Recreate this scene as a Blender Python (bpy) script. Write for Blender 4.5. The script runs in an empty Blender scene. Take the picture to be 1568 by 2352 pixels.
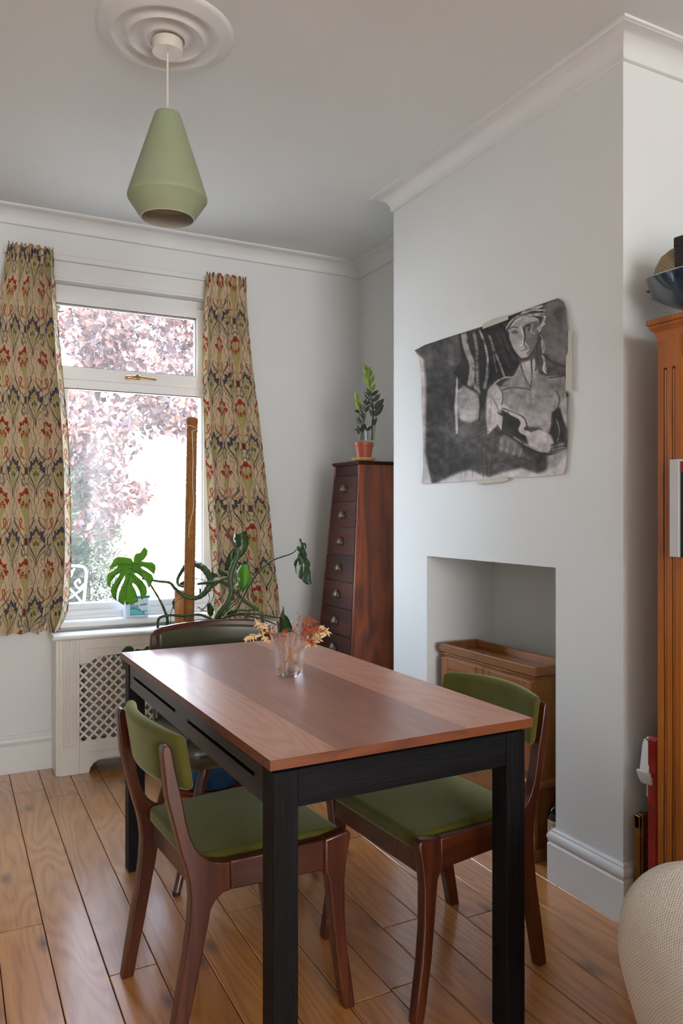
import bpy, bmesh, math, random
import numpy as np
from mathutils import Vector, Matrix, noise as mnoise
from mathutils.geometry import tessellate_polygon
S = bpy.context.scene
COL = S.collection
random.seed(7)
PI = math.pi

# ------------------------------------------------------------------ camera
FPX, CX, CY, YAW, HC = 1783.0, 784.0, 1175.0, math.radians(27.35), 1.25
cam = bpy.data.cameras.new('camera')
cam.sensor_fit = 'HORIZONTAL'; cam.sensor_width = 36.0
cam.lens = FPX / 1568 * 36.0
cam.shift_y = (CY - 1176) / 1568.0
cam.clip_start = 0.05
camo = bpy.data.objects.new('camera', cam); COL.objects.link(camo)
camo.location = (0, 0, HC); camo.rotation_euler = (PI / 2, 0, -YAW)
S.camera = camo

# ------------------------------------------------------------------ world, sun, fill
W = bpy.data.worlds.new('sky'); S.world = W; W.use_nodes = True
nt = W.node_tree
for n in list(nt.nodes): nt.nodes.remove(n)
wo = nt.nodes.new('ShaderNodeOutputWorld'); bg = nt.nodes.new('ShaderNodeBackground')
tc = nt.nodes.new('ShaderNodeTexCoord'); sp = nt.nodes.new('ShaderNodeSeparateXYZ')
cr = nt.nodes.new('ShaderNodeValToRGB')
cr.color_ramp.elements[0].position = 0.0; cr.color_ramp.elements[0].color = (0.84, 0.92, 1.0, 1)
cr.color_ramp.elements[1].position = 0.9; cr.color_ramp.elements[1].color = (0.48, 0.68, 1.0, 1)
nt.links.new(tc.outputs['Generated'], sp.inputs[0]); nt.links.new(sp.outputs['Z'], cr.inputs[0])
nt.links.new(cr.outputs[0], bg.inputs[0]); nt.links.new(bg.outputs[0], wo.inputs[0])
bg.inputs[1].default_value = 22.5

sun = bpy.data.lights.new('sun', 'SUN'); sun.energy = 28.0; sun.angle = math.radians(0.6); sun.color = (1.0, 0.96, 0.9)
suno = bpy.data.objects.new('sun', sun); COL.objects.link(suno)
suno.rotation_euler = Vector((-0.30, 0.42, -0.80)).to_track_quat('-Z', 'Y').to_euler()

fill = bpy.data.lights.new('bay_window_daylight', 'AREA'); fill.shape = 'RECTANGLE'; fill.size = 2.6; fill.size_y = 2.0
fill.energy = 215.0; fill.color = (0.95, 0.97, 1.0)
fillo = bpy.data.objects.new('bay_window_daylight', fill); COL.objects.link(fillo)
fillo.location = (0.45, -5.25, 1.55); fillo.rotation_euler = Vector((0.05, 1, -0.02)).to_track_quat('-Z', 'Y').to_euler()

vs = S.view_settings
S.display_settings.display_device = 'sRGB'
vs.view_transform = 'Standard'; vs.look = 'None'; vs.gamma = 1.0; vs.use_curve_mapping = False; vs.exposure = 0.18

# ------------------------------------------------------------------ pixel -> place helpers (real distances)
_fw = Vector((math.sin(YAW), math.cos(YAW), 0)); _rt = Vector((math.cos(YAW), -math.sin(YAW), 0)); _C = Vector((0, 0, HC))
def ray(u, v): return _fw + _rt * ((u - CX) / FPX) + Vector((0, 0, (CY - v) / FPX))
def AD(u, v, d): return _C + ray(u, v) * d
def AX(u, v, x): r = ray(u, v); return _C + r * (x / r.x)
def AY(u, v, y): r = ray(u, v); return _C + r * (y / r.y)
def AZ(u, v, z): r = ray(u, v); return _C + r * ((z - HC) / r.z)

# ------------------------------------------------------------------ materials
def srgb(r, g, b):
    f = lambda c: (c / 255 / 12.92) if c / 255 <= 0.04045 else ((c / 255 + 0.055) / 1.055) ** 2.4
    return (f(r), f(g), f(b), 1)
class NT:
    def __init__(s, name):
        s.m = bpy.data.materials.new(name); s.m.use_nodes = True; s.t = s.m.node_tree
        s.b = s.t.nodes['Principled BSDF']; s.o = s.t.nodes['Material Output']
    def n(s, typ, **kw):
        x = s.t.nodes.new('ShaderNode' + typ)
        for k, v in kw.items():
            if k.startswith('i_'): x.inputs[k[2:].replace('_', ' ')].default_value = v
            else: setattr(x, k, v)
        return x
    def l(s, a, b): s.t.links.new(a, b)
    def set(s, **kw):
        for k, v in kw.items(): s.b.inputs[k.replace('_', ' ')].default_value = v
    def coords(s, scale=(1, 1, 1), rnd=True, src='Object'):
        t = s.n('TexCoord'); mp = s.n('Mapping'); mp.inputs['Scale'].default_value = scale
        if rnd:
            oi = s.n('ObjectInfo'); ml = s.n('VectorMath', operation='MULTIPLY_ADD')
            cb = s.n('CombineXYZ')
            for i in range(3): s.l(oi.outputs['Random'], cb.inputs[i])
            ml.inputs[1].default_value = (7.3, 11.7, 5.1)
            s.l(cb.outputs[0], ml.inputs[0]); s.l(t.outputs[src], ml.inputs[2]); s.l(ml.outputs[0], mp.inputs['Vector'])
        else: s.l(t.outputs[src], mp.inputs['Vector'])
        return mp.outputs[0]
    def noise(s, vec, scale, detail=3, rough=.55, dist=0):
        x = s.n('TexNoise'); x.inputs['Scale'].default_value = scale; x.inputs['Detail'].default_value = detail
        x.inputs['Roughness'].default_value = rough; x.inputs['Distortion'].default_value = dist
        s.l(vec, x.inputs['Vector']); return x.outputs['Fac']
    def math(s, op, a, b=None, c=None):
        x = s.n('Math', operation=op)
        for i, v in enumerate((a, b, c)):
            if v is None: continue
            if isinstance(v, (int, float)): x.inputs[i].default_value = v
            else: s.l(v, x.inputs[i])
        return x.outputs[0]
    def ramp(s, fac, stops):
        x = s.n('ValToRGB'); e = x.color_ramp.elements
        while len(e) < len(stops): e.new(0.5)
        for i, (p, c) in enumerate(stops): e[i].position = p; e[i].color = c
        s.l(fac, x.inputs[0]); return x.outputs[0]
    def mix(s, fac, a, b, mode='MIX'):
        x = s.n('Mix', data_type='RGBA', blend_type=mode)
        for i, v in ((0, fac), (6, a), (7, b)):
            if isinstance(v, (int, float, tuple)): x.inputs[i].default_value = v
            else: s.l(v, x.inputs[i])
        return x.outputs[2]
    def bump(s, h, strength=.2, dist=.002):
        x = s.n('Bump'); x.inputs['Strength'].default_value = strength; x.inputs['Distance'].default_value = dist
        s.l(h, x.inputs['Height']); s.l(x.outputs[0], s.b.inputs['Normal'])
def plain(name, col, rough=.5, metal=0, var=.06, vscale=6, bump=0, bscale=80, **kw):
    n = NT(name); n.set(Roughness=rough, Metallic=metal, **kw)
    v = n.coords(rnd=False)
    f = n.noise(v, vscale, 4)
    a = tuple(c * (1 - var) for c in col[:3]) + (1,); b = tuple(min(1, c * (1 + var)) for c in col[:3]) + (1,)
    n.l(n.ramp(f, [(.3, a), (.7, b)]), n.b.inputs['Base Color'])
    if bump: n.bump(n.noise(v, bscale, 3), bump)
    return n.m
def wood(name, dark, mid, light, axis=1, rough=.4, ring=9, rs=1.0, stretch=9, grain=.35, bump=.06, coat=0, knots=0, knotcol=(.03, .02, .02, 1), objvar=.12, spec=.5, cr=.12, cior=1.5):
    n = NT(name); n.set(Roughness=rough, Coat_Weight=coat, Coat_Roughness=cr, Coat_IOR=cior, Specular_IOR_Level=spec)
    sc = [stretch] * 3; sc[axis] = 1.0
    v = n.coords(tuple(s * rs for s in sc))
    big = n.noise(v, .8, 2, .45, .4)
    rings = n.math('FRACT', n.math('MULTIPLY', big, ring))
    sc2 = [60] * 3; sc2[axis] = 2.0
    fine = n.noise(n.coords(tuple(s * rs for s in sc2)), 4, 4, .6)
    f = n.math('ADD', n.math('MULTIPLY', n.math('ABSOLUTE', n.math('SUBTRACT', rings, .5)), 1.2 * (1 - grain)), n.math('MULTIPLY', fine, grain + .25))
    col = n.ramp(f, [(.18, dark), (.5, mid), (.85, light)])
    oi = n.n('ObjectInfo')
    br = n.math('MULTIPLY_ADD', oi.outputs['Random'], 2 * objvar, 1 - objvar)
    h = n.n('HueSaturation'); n.l(br, h.inputs['Value']); n.l(col, h.inputs['Color']); col = h.outputs[0]
    if knots:
        sk = [5.0] * 3; sk[axis] = 2.2
        vo = n.n('TexVoronoi', voronoi_dimensions='2D' if axis == 1 else '3D'); n.l(n.coords(tuple(sk)), vo.inputs['Vector']); vo.inputs['Scale'].default_value = knots
        d = n.math('ADD', vo.outputs['Distance'], n.math('MULTIPLY', n.noise(v, 6, 2), .08))
        sel = n.math('GREATER_THAN', n.math('FRACT', n.math('MULTIPLY', vo.outputs['Color'], 7.0)), .55)
        k = n.math('MULTIPLY', n.math('SUBTRACT', 1.0, n.math('SMOOTH_MIN', n.math('MULTIPLY', n.math('SUBTRACT', d, .05), 7.0), 1.0, .1)), sel)
        k = n.math('MAXIMUM', n.math('MINIMUM', k, 1.0), 0.0)
        col = n.mix(n.math('MULTIPLY', k, .75), col, knotcol)
    n.l(col, n.b.inputs['Base Color'])
    if bump: n.bump(f, bump, .002)
    return n.m

def leafmat(name, col, tcol, k):
    n = NT(name); n.set(Roughness=.32)
    f = n.noise(n.coords(rnd=False), 9, 4)
    n.l(n.ramp(f, [(.3, tuple(c * .7 for c in col[:3]) + (1,)), (.7, tuple(c * 1.25 for c in col[:3]) + (1,))]), n.b.inputs['Base Color'])
    t = n.n('BsdfTranslucent'); t.inputs[0].default_value = tcol; mx = n.n('MixShader'); mx.inputs[0].default_value = k
    n.l(n.b.outputs[0], mx.inputs[1]); n.l(t.outputs[0], mx.inputs[2]); n.l(mx.outputs[0], n.o.inputs[0]); return n.m
M = {}
M['wall'] = plain('wall_paint', (.70, .715, .70, 1), .7, var=.015, vscale=2, bump=.04, bscale=160)
M['ceiling'] = plain('ceiling_paint', (.705, .725, .71, 1), .75, var=.02, vscale=2)
M['trim'] = plain('trim_paint', (.72, .725, .705, 1), .45, var=.02, vscale=5)
M['plaster'] = plain('plaster_white', (.70, .71, .695, 1), .6, var=.02)
M['pvc'] = plain('white_window_plastic', (.80, .80, .80, 1), .3, var=.01)
M['white_gloss'] = plain('white_gloss_paint', (.78, .75, .69, 1), .35, var=.02)
M['dark'] = plain('dark_interior', (.12, .10, .085, 1), .8)
M['radiator'] = plain('cream_radiator', (.42, .37, .30, 1), .5)
M['subfloor'] = plain('subfloor', (.05, .03, .02, 1), .8)
M['floor'] = wood('oak_floor', srgb(150, 92, 44), srgb(190, 126, 64), srgb(206, 146, 84), 1, .34, 16, 1.0, 6, .5, .06, coat=1.0, knots=1.1, knotcol=srgb(50, 36, 32), objvar=.14, cr=.2, cior=1.58)
M['cherry'] = wood('cherry_table_top', srgb(186, 128, 102), srgb(208, 148, 120), srgb(218, 162, 134), 1, .4, 16, 1.0, 6, .4, .03, objvar=.04, coat=.7, cr=.3, cior=1.6)
M['cherry_mid'] = wood('cherry_table_middle_board', srgb(146, 92, 72), srgb(164, 106, 84), srgb(176, 118, 95), 1, .4, 14, 1.0, 6, .4, .03, objvar=.02, coat=.7, cr=.3, cior=1.6)
M['cherry_end'] = wood('cherry_edge', srgb(78, 36, 15), srgb(112, 58, 27), srgb(124, 68, 36), 0, .4, 10, 1.6, 5, .4, .03, objvar=.05)
M['black'] = wood('black_grained_wood', (.0015, .0015, .0018, 1), (.004, .004, .0045, 1), (.010, .010, .011, 1), 1, .36, 4, 1, 30, .7, .6, objvar=.02, spec=.5)
M['blackz'] = wood('black_grained_wood_upright', (.0015, .0015, .0018, 1), (.004, .004, .0045, 1), (.010, .010, .011, 1), 2, .5, 4, 1, 30, .7, .5, objvar=.02, spec=.14)
M['blackx'] = wood('black_grained_wood_across', (.0015, .0015, .0018, 1), (.004, .004, .0045, 1), (.010, .010, .011, 1), 0, .5, 4, 1, 30, .7, .5, objvar=.02, spec=.14)
M['teak'] = wood('reddish_chair_wood', srgb(48, 18, 8), srgb(72, 31, 15), srgb(92, 45, 23), 2, .32, 5, 1.2, 12, .4, .05, coat=.2, objvar=.05)
M['teakx'] = wood('reddish_rail_wood', srgb(48, 18, 8), srgb(72, 31, 15), srgb(92, 45, 23), 0, .32, 5, 1.2, 12, .4, .05, coat=.2, objvar=.05)
M['mahog'] = wood('dark_drawer_wood', srgb(40, 15, 8), srgb(60, 24, 13), srgb(78, 34, 18), 1, .55, 4, 1, 6, .35, .05, coat=.0, objvar=.12, spec=.15)
M['mahogside'] = wood('chest_side_wood', srgb(60, 24, 8), srgb(112, 50, 14), srgb(152, 76, 26), 2, .33, 5, 1.2, 9, .35, .05, coat=.2, knots=.5, knotcol=srgb(36, 14, 6), objvar=.05)
M['oak'] = wood('oak_cabinet_wood', srgb(100, 58, 20), srgb(134, 82, 34), srgb(154, 100, 46), 1, .42, 5, 1.2, 10, .5, .05, objvar=.08)
M['oakz'] = wood('oak_cabinet_wood_upright', srgb(100, 58, 20), srgb(134, 82, 34), srgb(154, 100, 46), 2, .42, 5, 1.2, 10, .5, .05, objvar=.08)
M['pine'] = wood('orange_pine_wood', srgb(120, 62, 14), srgb(156, 86, 24), srgb(180, 106, 38), 2, .35, 4, 1, 8, .35, .05, coat=.2, knots=.5, knotcol=srgb(60, 26, 8), objvar=.07)
M['stake'] = wood('raw_timber', srgb(150, 96, 56), srgb(190, 134, 86), srgb(208, 156, 108), 2, .6, 5, 2, 8, .4, .1, knots=.9, knotcol=srgb(90, 50, 26))
def velvet():
    n = NT('olive_velvet'); n.set(Roughness=.9, Sheen_Weight=.8, Sheen_Roughness=.35, Sheen_Tint=(.62, .66, .42, 1), Specular_IOR_Level=.1)
    v = n.coords(rnd=False)
    f = n.math('MULTIPLY_ADD', n.noise(v, 5, 3), .7, n.math('MULTIPLY', n.noise(v, 300, 2), .3))
    n.l(n.ramp(f, [(.3, srgb(62, 59, 20)), (.7, srgb(92, 88, 38))]), n.b.inputs['Base Color'])
    n.bump(n.noise(v, 900, 2), .5, .001); return n.m
M['velvet'] = velvet()
M['vinyl'] = plain('olive_vinyl', srgb(66, 66, 46), .33, var=.1, bump=.05, bscale=400)
M['sage'] = plain('sage_green_enamel', srgb(146, 156, 124), .5, var=.03, vscale=12)
M['sage_in'] = plain('shade_lining', srgb(206, 200, 184), .5, var=.02)
M['cord'] = plain('white_plastic', srgb(214, 208, 196), .4, var=.02)
M['brass'] = plain('aged_brass', srgb(86, 76, 54), .42, .6, var=.2, vscale=60)
M['brass_bright'] = plain('polished_brass', srgb(190, 150, 90), .2, 1.0, var=.08)
M['leaf'] = leafmat('monstera_leaf', srgb(44, 76, 38), srgb(96, 140, 50), .25)
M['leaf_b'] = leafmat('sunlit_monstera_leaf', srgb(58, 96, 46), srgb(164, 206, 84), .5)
M['leaf_l'] = leafmat('young_leaf', srgb(124, 152, 44), srgb(150, 180, 50), .3)
M['leaf_d'] = plain('zz_leaf', srgb(30, 52, 24), .3, var=.25, vscale=20)
M['stem'] = plain('monstera_stem', srgb(60, 80, 42), .45, var=.3, vscale=14)
M['root'] = plain('brown_root', srgb(92, 66, 42), .7, var=.2)
M['coir'] = plain('coir_wrap', srgb(146, 96, 44), .95, var=.25, vscale=40, bump=.9, bscale=260)
M['string'] = plain('white_string', srgb(226, 220, 206), .7)
M['terra'] = plain('terracotta_plastic', srgb(150, 66, 38), .4, var=.08)
M['saucer_y'] = plain('yellow_glazed_saucer', srgb(186, 164, 92), .3)
M['soil'] = plain('soil', (.02, .014, .01, 1), .95, bump=.6, bscale=200)
M['label_w'] = plain('white_label', srgb(214, 214, 216), .5, var=.02)
M['teal'] = plain('teal_plastic', srgb(24, 150, 160), .35, var=.04)
M['teal_l'] = plain('pale_teal_print', srgb(150, 206, 212), .5, var=.03)
M['tubgel'] = plain('frosted_plastic', srgb(226, 230, 236), .35, var=.02, Alpha=.75)
M['bluepot'] = plain('blue_glazed_ceramic', srgb(20, 70, 108), .12, var=.3, vscale=12, Coat_Weight=.5)
M['blueglaze'] = plain('teal_blue_glaze', srgb(38, 62, 80), .08, var=.5, vscale=5, Coat_Weight=.6)
M['black_card'] = plain('black_card', srgb(38, 32, 30), .6)
M['gilt'] = plain('gilt_frame', srgb(128, 92, 36), .4, .55, var=.25, vscale=30)
M['picture_dark'] = plain('dark_picture', srgb(20, 17, 16), .3)
M['red_wrap'] = plain('red_wrapping', srgb(150, 28, 18), .3, var=.25, vscale=14, Coat_Weight=.4)
M['cardboard'] = plain('brown_cardboard', srgb(150, 104, 62), .8)
M['white_plastic'] = plain('glossy_white_plastic', srgb(218, 218, 214), .3)
M['bottle'] = plain('dark_bottle_glass', (.012, .013, .012, 1), .08, Coat_Weight=.3)
M['label_c'] = plain('cream_label', srgb(196, 182, 150), .6)
M['ink'] = plain('grey_ink', srgb(96, 84, 72), .6)
M['oat'] = plain('dry_straw', srgb(226, 192, 140), .7, var=.12, vscale=60)
M['straw_stem'] = plain('dry_stem', srgb(190, 128, 62), .6)
M['berry'] = plain('red_berries', srgb(186, 52, 32), .45, var=.25, vscale=60)
M['tape'] = plain('masking_tape', srgb(196, 190, 172), .6, Alpha=.92)
M['paint_edge'] = plain('teal_paint_spots', srgb(24, 100, 90), .5)
M['navy_book'] = plain('dark_green_cloth', srgb(18, 44, 34), .6)
M['gold_ink'] = plain('gold_lettering', srgb(150, 116, 50), .45, .3)
M['book_white'] = plain('white_book_cover', srgb(196, 196, 194), .3)
M['book_green'] = plain('lime_book_cover', srgb(122, 142, 54), .35)
M['book_red'] = plain('red_book_cover', srgb(150, 40, 34), .4)
M['book_teal'] = plain('green_book_cover', srgb(40, 116, 84), .4)
M['book_dark'] = plain('charcoal_book_cover', srgb(48, 48, 50), .4)
M['paper'] = plain('book_pages', srgb(214, 204, 184), .8)
def glassmat(name, haze=.0, tint=(1, 1, 1, 1)):
    n = NT(name); n.t.nodes.remove(n.b)
    tr = n.n('BsdfTransparent'); tr.inputs[0].default_value = tint
    gl = n.n('BsdfGlossy'); gl.inputs['Roughness'].default_value = .02
    fr = n.n('LayerWeight'); fr.inputs[0].default_value = .5
    mx = n.n('MixShader'); n.l(n.math('MULTIPLY_ADD', n.math('POWER', fr.outputs['Facing'], 3.0), .75, .05), mx.inputs[0]); n.l(tr.outputs[0], mx.inputs[1]); n.l(gl.outputs[0], mx.inputs[2])
    out = mx.outputs[0]
    if haze:
        tl = n.n('BsdfTranslucent'); tl.inputs[0].default_value = (.95, .95, .97, 1)
        m2 = n.n('MixShader')
        f = n.noise(n.coords(rnd=False), 3, 4)
        n.l(n.math('MULTIPLY_ADD', f, haze, haze * .5), m2.inputs[0])
        n.l(out, m2.inputs[1]); n.l(tl.outputs[0], m2.inputs[2]); out = m2.outputs[0]
    n.l(out, n.o.inputs[0]); return n.m
M['pane'] = glassmat('glare_veiled_window_glass', .012)  # faint translucent mix imitates veiling glare over the panes
def vasemix():
    n = NT('clear_vase_glass'); n.t.nodes.remove(n.b)
    g = n.n('BsdfGlass'); g.inputs['Roughness'].default_value = .0; g.inputs['IOR'].default_value = 1.46
    t = n.n('BsdfTransparent'); mx = n.n('MixShader'); mx.inputs[0].default_value = .55
    n.l(g.outputs[0], mx.inputs[1]); n.l(t.outputs[0], mx.inputs[2]); n.l(mx.outputs[0], n.o.inputs[0]); return n.m
M['vase'] = vasemix()
def vcol(name, rough=.85, bump=0, bs=600, sheen=0):
    n = NT(name); n.set(Roughness=rough, Sheen_Weight=sheen)
    a = n.n('VertexColor', layer_name='Col'); n.l(a.outputs[0], n.b.inputs['Base Color'])
    if bump: n.bump(n.noise(n.coords(rnd=False), bs, 2), bump, .001)
    return n.m
M['curtain'] = vcol('patterned_linen', .9, .25, 900, .1)
M['charcoal'] = vcol('charcoal_on_paper', .9, .15, 500)
def woven(name, c1, c2, sc):
    n = NT(name); n.set(Roughness=.95, Sheen_Weight=.2)
    t = n.n('TexCoord'); sx = n.n('SeparateXYZ'); n.l(t.outputs['UV'], sx.inputs[0])
    a = n.math('SINE', n.math('MULTIPLY', sx.outputs[0], sc)); b = n.math('SINE', n.math('MULTIPLY', sx.outputs[1], sc))
    f = n.math('MULTIPLY', a, b)
    f = n.math('ADD', n.math('MULTIPLY_ADD', f, .35, .5), n.math('MULTIPLY_ADD', n.noise(n.coords(rnd=False), 260, 3), .6, -.3))
    n.l(n.ramp(f, [(.15, c1), (.6, c2)]), n.b.inputs['Base Color']); n.bump(f, .6, .003); return n.m
M['cream_weave'] = woven('cream_woven_fabric', srgb(196, 182, 166), srgb(240, 230, 216), 900)
M['straw_weave'] = woven('woven_straw', srgb(70, 56, 36), srgb(160, 136, 98), 700)
M['tree_leaf'] = NT('copper_leaf').m
def treeleaf(m, stops, tr):
    t = m.node_tree; b = t.nodes['Principled BSDF']; b.inputs['Roughness'].default_value = .45
    a = t.nodes.new('ShaderNodeVertexColor'); a.layer_name = 'Col'
    r = t.nodes.new('ShaderNodeValToRGB'); e = r.color_ramp.elements
    while len(e) < len(stops): e.new(.5)
    for i, (p, c) in enumerate(stops): e[i].position = p; e[i].color = c
    t.links.new(a.outputs[0], r.inputs[0]); t.links.new(r.outputs[0], b.inputs['Base Color'])
    tl = t.nodes.new('ShaderNodeBsdfTranslucent'); t.links.new(r.outputs[0], tl.inputs[0])
    mx = t.nodes.new('ShaderNodeMixShader'); mx.inputs[0].default_value = tr
    t.links.new(b.outputs[0], mx.inputs[1]); t.links.new(tl.outputs[0], mx.inputs[2]); t.links.new(mx.outputs[0], t.nodes['Material Output'].inputs[0])
treeleaf(M['tree_leaf'], [(0, srgb(52, 34, 36)), (.55, srgb(84, 56, 52)), (1, srgb(140, 98, 82))], .35)
M['bush_leaf'] = NT('conifer_leaf').m
treeleaf(M['bush_leaf'], [(0, srgb(28, 38, 28)), (.5, srgb(46, 58, 38)), (1, srgb(92, 100, 64))], .25)
M['bark'] = plain('bark', srgb(78, 66, 58), .9, var=.3, bump=.5)
M['fence'] = plain('pale_fence_boards', srgb(206, 190, 164), .8, var=.12, vscale=3)
M['paving'] = plain('pale_paving', srgb(132, 124, 114), .9, var=.08)
M['iron_white'] = plain('white_painted_iron', srgb(226, 226, 222), .4)
M['slate'] = plain('slate_roof', srgb(104, 112, 120), .7, var=.15, vscale=10)
M['brick_out'] = plain('garden_render', srgb(176, 160, 144), .9, var=.1)
M['flowerpot'] = plain('old_terracotta', srgb(140, 96, 80), .8)

# ------------------------------------------------------------------ mesh helpers
def link(name, me, mat, parent=None, smooth=30, bevel=0, seg=2):
    o = bpy.data.objects.new(name, me); COL.objects.link(o)
    if mat is not None: me.materials.append(mat)
    if parent is not None: o.parent = parent
    if smooth:
        me.polygons.foreach_set('use_smooth', [True] * len(me.polygons))
        me.set_sharp_from_angle(angle=math.radians(smooth))
    if bevel:
        b = o.modifiers.new('edge', 'BEVEL'); b.width = bevel; b.segments = seg; b.limit_method = 'ANGLE'; b.angle_limit = math.radians(40)
        b.harden_normals = False
    return o
class MB:
    def __init__(s): s.v = []; s.f = []
    def add(s, vs, fs, T=None):
        k = len(s.v)
        s.v += [tuple(T @ Vector(p)) if T is not None else tuple(p) for p in vs]
        s.f += [tuple(i + k for i in f) for f in fs]; return s
    def box(s, x0, x1, y0, y1, z0, z1, b=0.0, T=None):
        if b <= 0:
            vs = [(x, y, z) for z in (z0, z1) for y in (y0, y1) for x in (x0, x1)]
            fs = [(0, 2, 3, 1), (4, 5, 7, 6), (0, 1, 5, 4), (2, 6, 7, 3), (0, 4, 6, 2), (1, 3, 7, 5)]
            return s.add(vs, fs, T)
        vs = []; idx = {}
        X = (x0, x1); Y = (y0, y1); Z = (z0, z1); sg = (1, -1)
        for i in (0, 1):
            for j in (0, 1):
                for k in (0, 1):
                    c = (X[i], Y[j], Z[k]); ins = (b * sg[i], b * sg[j], b * sg[k])
                    for a in range(3):
                        p = [c[q] + (0 if q == a else ins[q]) for q in range(3)]
                        idx[(i, j, k, a)] = len(vs); vs.append(tuple(p))
        fs = []
        for a in range(3):
            o = [q for q in range(3) if q != a]
            for e in (0, 1):
                loop = []
                for (m, n_) in ((0, 0), (1, 0), (1, 1), (0, 1)):
                    t = [0, 0, 0]; t[a] = e; t[o[0]] = m; t[o[1]] = n_
                    loop.append(idx[(t[0], t[1], t[2], a)])
                fs.append(tuple(loop))
        for a in range(3):
            o = [q for q in range(3) if q != a]
            for m in (0, 1):
                for n_ in (0, 1):
                    t0 = [0, 0, 0]; t1 = [0, 0, 0]
                    t0[o[0]] = t1[o[0]] = m; t0[o[1]] = t1[o[1]] = n_; t1[a] = 1
                    fs.append((idx[tuple(t0) + (o[0],)], idx[tuple(t1) + (o[0],)], idx[tuple(t1) + (o[1],)], idx[tuple(t0) + (o[1],)]))
        for i in (0, 1):
            for j in (0, 1):
                for k in (0, 1): fs.append(tuple(idx[(i, j, k, a)] for a in range(3)))
        return s.add(vs, fs, T)
    def tube(s, path, rad, n=8, cap=True, T=None, flat=1.0):
        P = [Vector(p) for p in path]; R = rad if isinstance(rad, (list, tuple)) else [rad] * len(P)
        vs = []; fs = []; up = None
        for i, p in enumerate(P):
            t = (P[min(i + 1, len(P) - 1)] - P[max(i - 1, 0)]).normalized()
            if up is None:
                up = t.orthogonal().normalized()
            up = (up - t * up.dot(t)); up = up.normalized() if up.length > 1e-6 else t.orthogonal().normalized()
            sd = t.cross(up)
            for k in range(n):
                a = 2 * PI * k / n; vs.append(p + (up * math.cos(a) + sd * math.sin(a) * flat) * R[i])
        for i in range(len(P) - 1):
            for k in range(n):
                k2 = (k + 1) % n
                fs.append((i * n + k, i * n + k2, (i + 1) * n + k2, (i + 1) * n + k))
        if cap:
            fs.append(tuple(range(n - 1, -1, -1))); fs.append(tuple((len(P) - 1) * n + k for k in range(n)))
        return s.add(vs, fs, T)
    def lathe(s, prof, n=32, c=(0, 0, 0), T=None, rfun=None, cap=True):
        vs = []; fs = []
        for (r, z) in prof:
            for k in range(n):
                a = 2 * PI * k / n; rr = r * (rfun(a, z) if rfun else 1)
                vs.append((c[0] + rr * math.cos(a), c[1] + rr * math.sin(a), c[2] + z))
        for i in range(len(prof) - 1):
            for k in range(n):
                k2 = (k + 1) % n
                fs.append((i * n + k, i * n + k2, (i + 1) * n + k2, (i + 1) * n + k))
        if cap and prof[0][0] > 1e-6: fs.append(tuple(range(n - 1, -1, -1)))
        if cap and prof[-1][0] > 1e-6: fs.append(tuple((len(prof) - 1) * n + k for k in range(n)))
        return s.add(vs, fs, T)
    def prism(s, poly, fun, a, b, T=None):
        """polygon (2D list) extruded between a and b; fun(p, q, h) -> 3D"""
        n = len(poly); vs = [fun(p[0], p[1], a) for p in poly] + [fun(p[0], p[1], b) for p in poly]
        fs = [tuple(range(n - 1, -1, -1)), tuple(range(n, 2 * n))]
        for i in range(n):
            j = (i + 1) % n; fs.append((i, j, n + j, n + i))
        return s.add(vs, fs, T)
    def build(s, name, mat, parent=None, smooth=30, bevel=0, seg=2, fix=True):
        me = bpy.data.meshes.new(name); me.from_pydata(s.v, [], s.f)
        if fix:
            bm = bmesh.new(); bm.from_mesh(me); bmesh.ops.remove_doubles(bm, verts=bm.verts, dist=1e-6)
            bmesh.ops.recalc_face_normals(bm, faces=bm.faces); bm.to_mesh(me); bm.free()
        me.validate(); me.update()
        return link(name, me, mat, parent, smooth, bevel, seg)
def spline(pts, n=6):
    """Catmull-Rom through points"""
    P = [Vector(p) for p in pts]; out = []
    for i in range(len(P) - 1):
        p0 = P[max(i - 1, 0)]; p1 = P[i]; p2 = P[i + 1]; p3 = P[min(i + 2, len(P) - 1)]
        for k in range(n):
            t = k / n
            out.append(.5 * ((2 * p1) + (p2 - p0) * t + (2 * p0 - 5 * p1 + 4 * p2 - p3) * t * t + (-p0 + 3 * p1 - 3 * p2 + p3) * t ** 3))
    out.append(P[-1]); return out
def gridmesh(P, cols=None, closed=False):
    """P: (ny,nx,3) numpy grid -> mesh with optional per-vertex colours"""
    ny, nx, _ = P.shape; me = bpy.data.meshes.new('grid')
    me.vertices.add(ny * nx); me.vertices.foreach_set('co', P.astype(np.float32).ravel())
    i = np.arange(ny * nx).reshape(ny, nx)
    q = np.stack([i[:-1, :-1], i[:-1, 1:], i[1:, 1:], i[1:, :-1]], -1).reshape(-1, 4)
    nf = len(q); me.loops.add(nf * 4); me.loops.foreach_set('vertex_index', q.ravel().astype(np.int32))
    me.polygons.add(nf); me.polygons.foreach_set('loop_start', np.arange(0, nf * 4, 4, dtype=np.int32))
    try: me.polygons.foreach_set('loop_total', np.full(nf, 4, dtype=np.int32))
    except Exception: pass
    me.update(calc_edges=True)
    if cols is not None:
        a = me.color_attributes.new('Col', 'FLOAT_COLOR', 'POINT')
        c = np.ones((ny * nx, 4), np.float32); c[:, :3] = cols.reshape(-1, 3); a.data.foreach_set('color', c.ravel())
    return me
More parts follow.
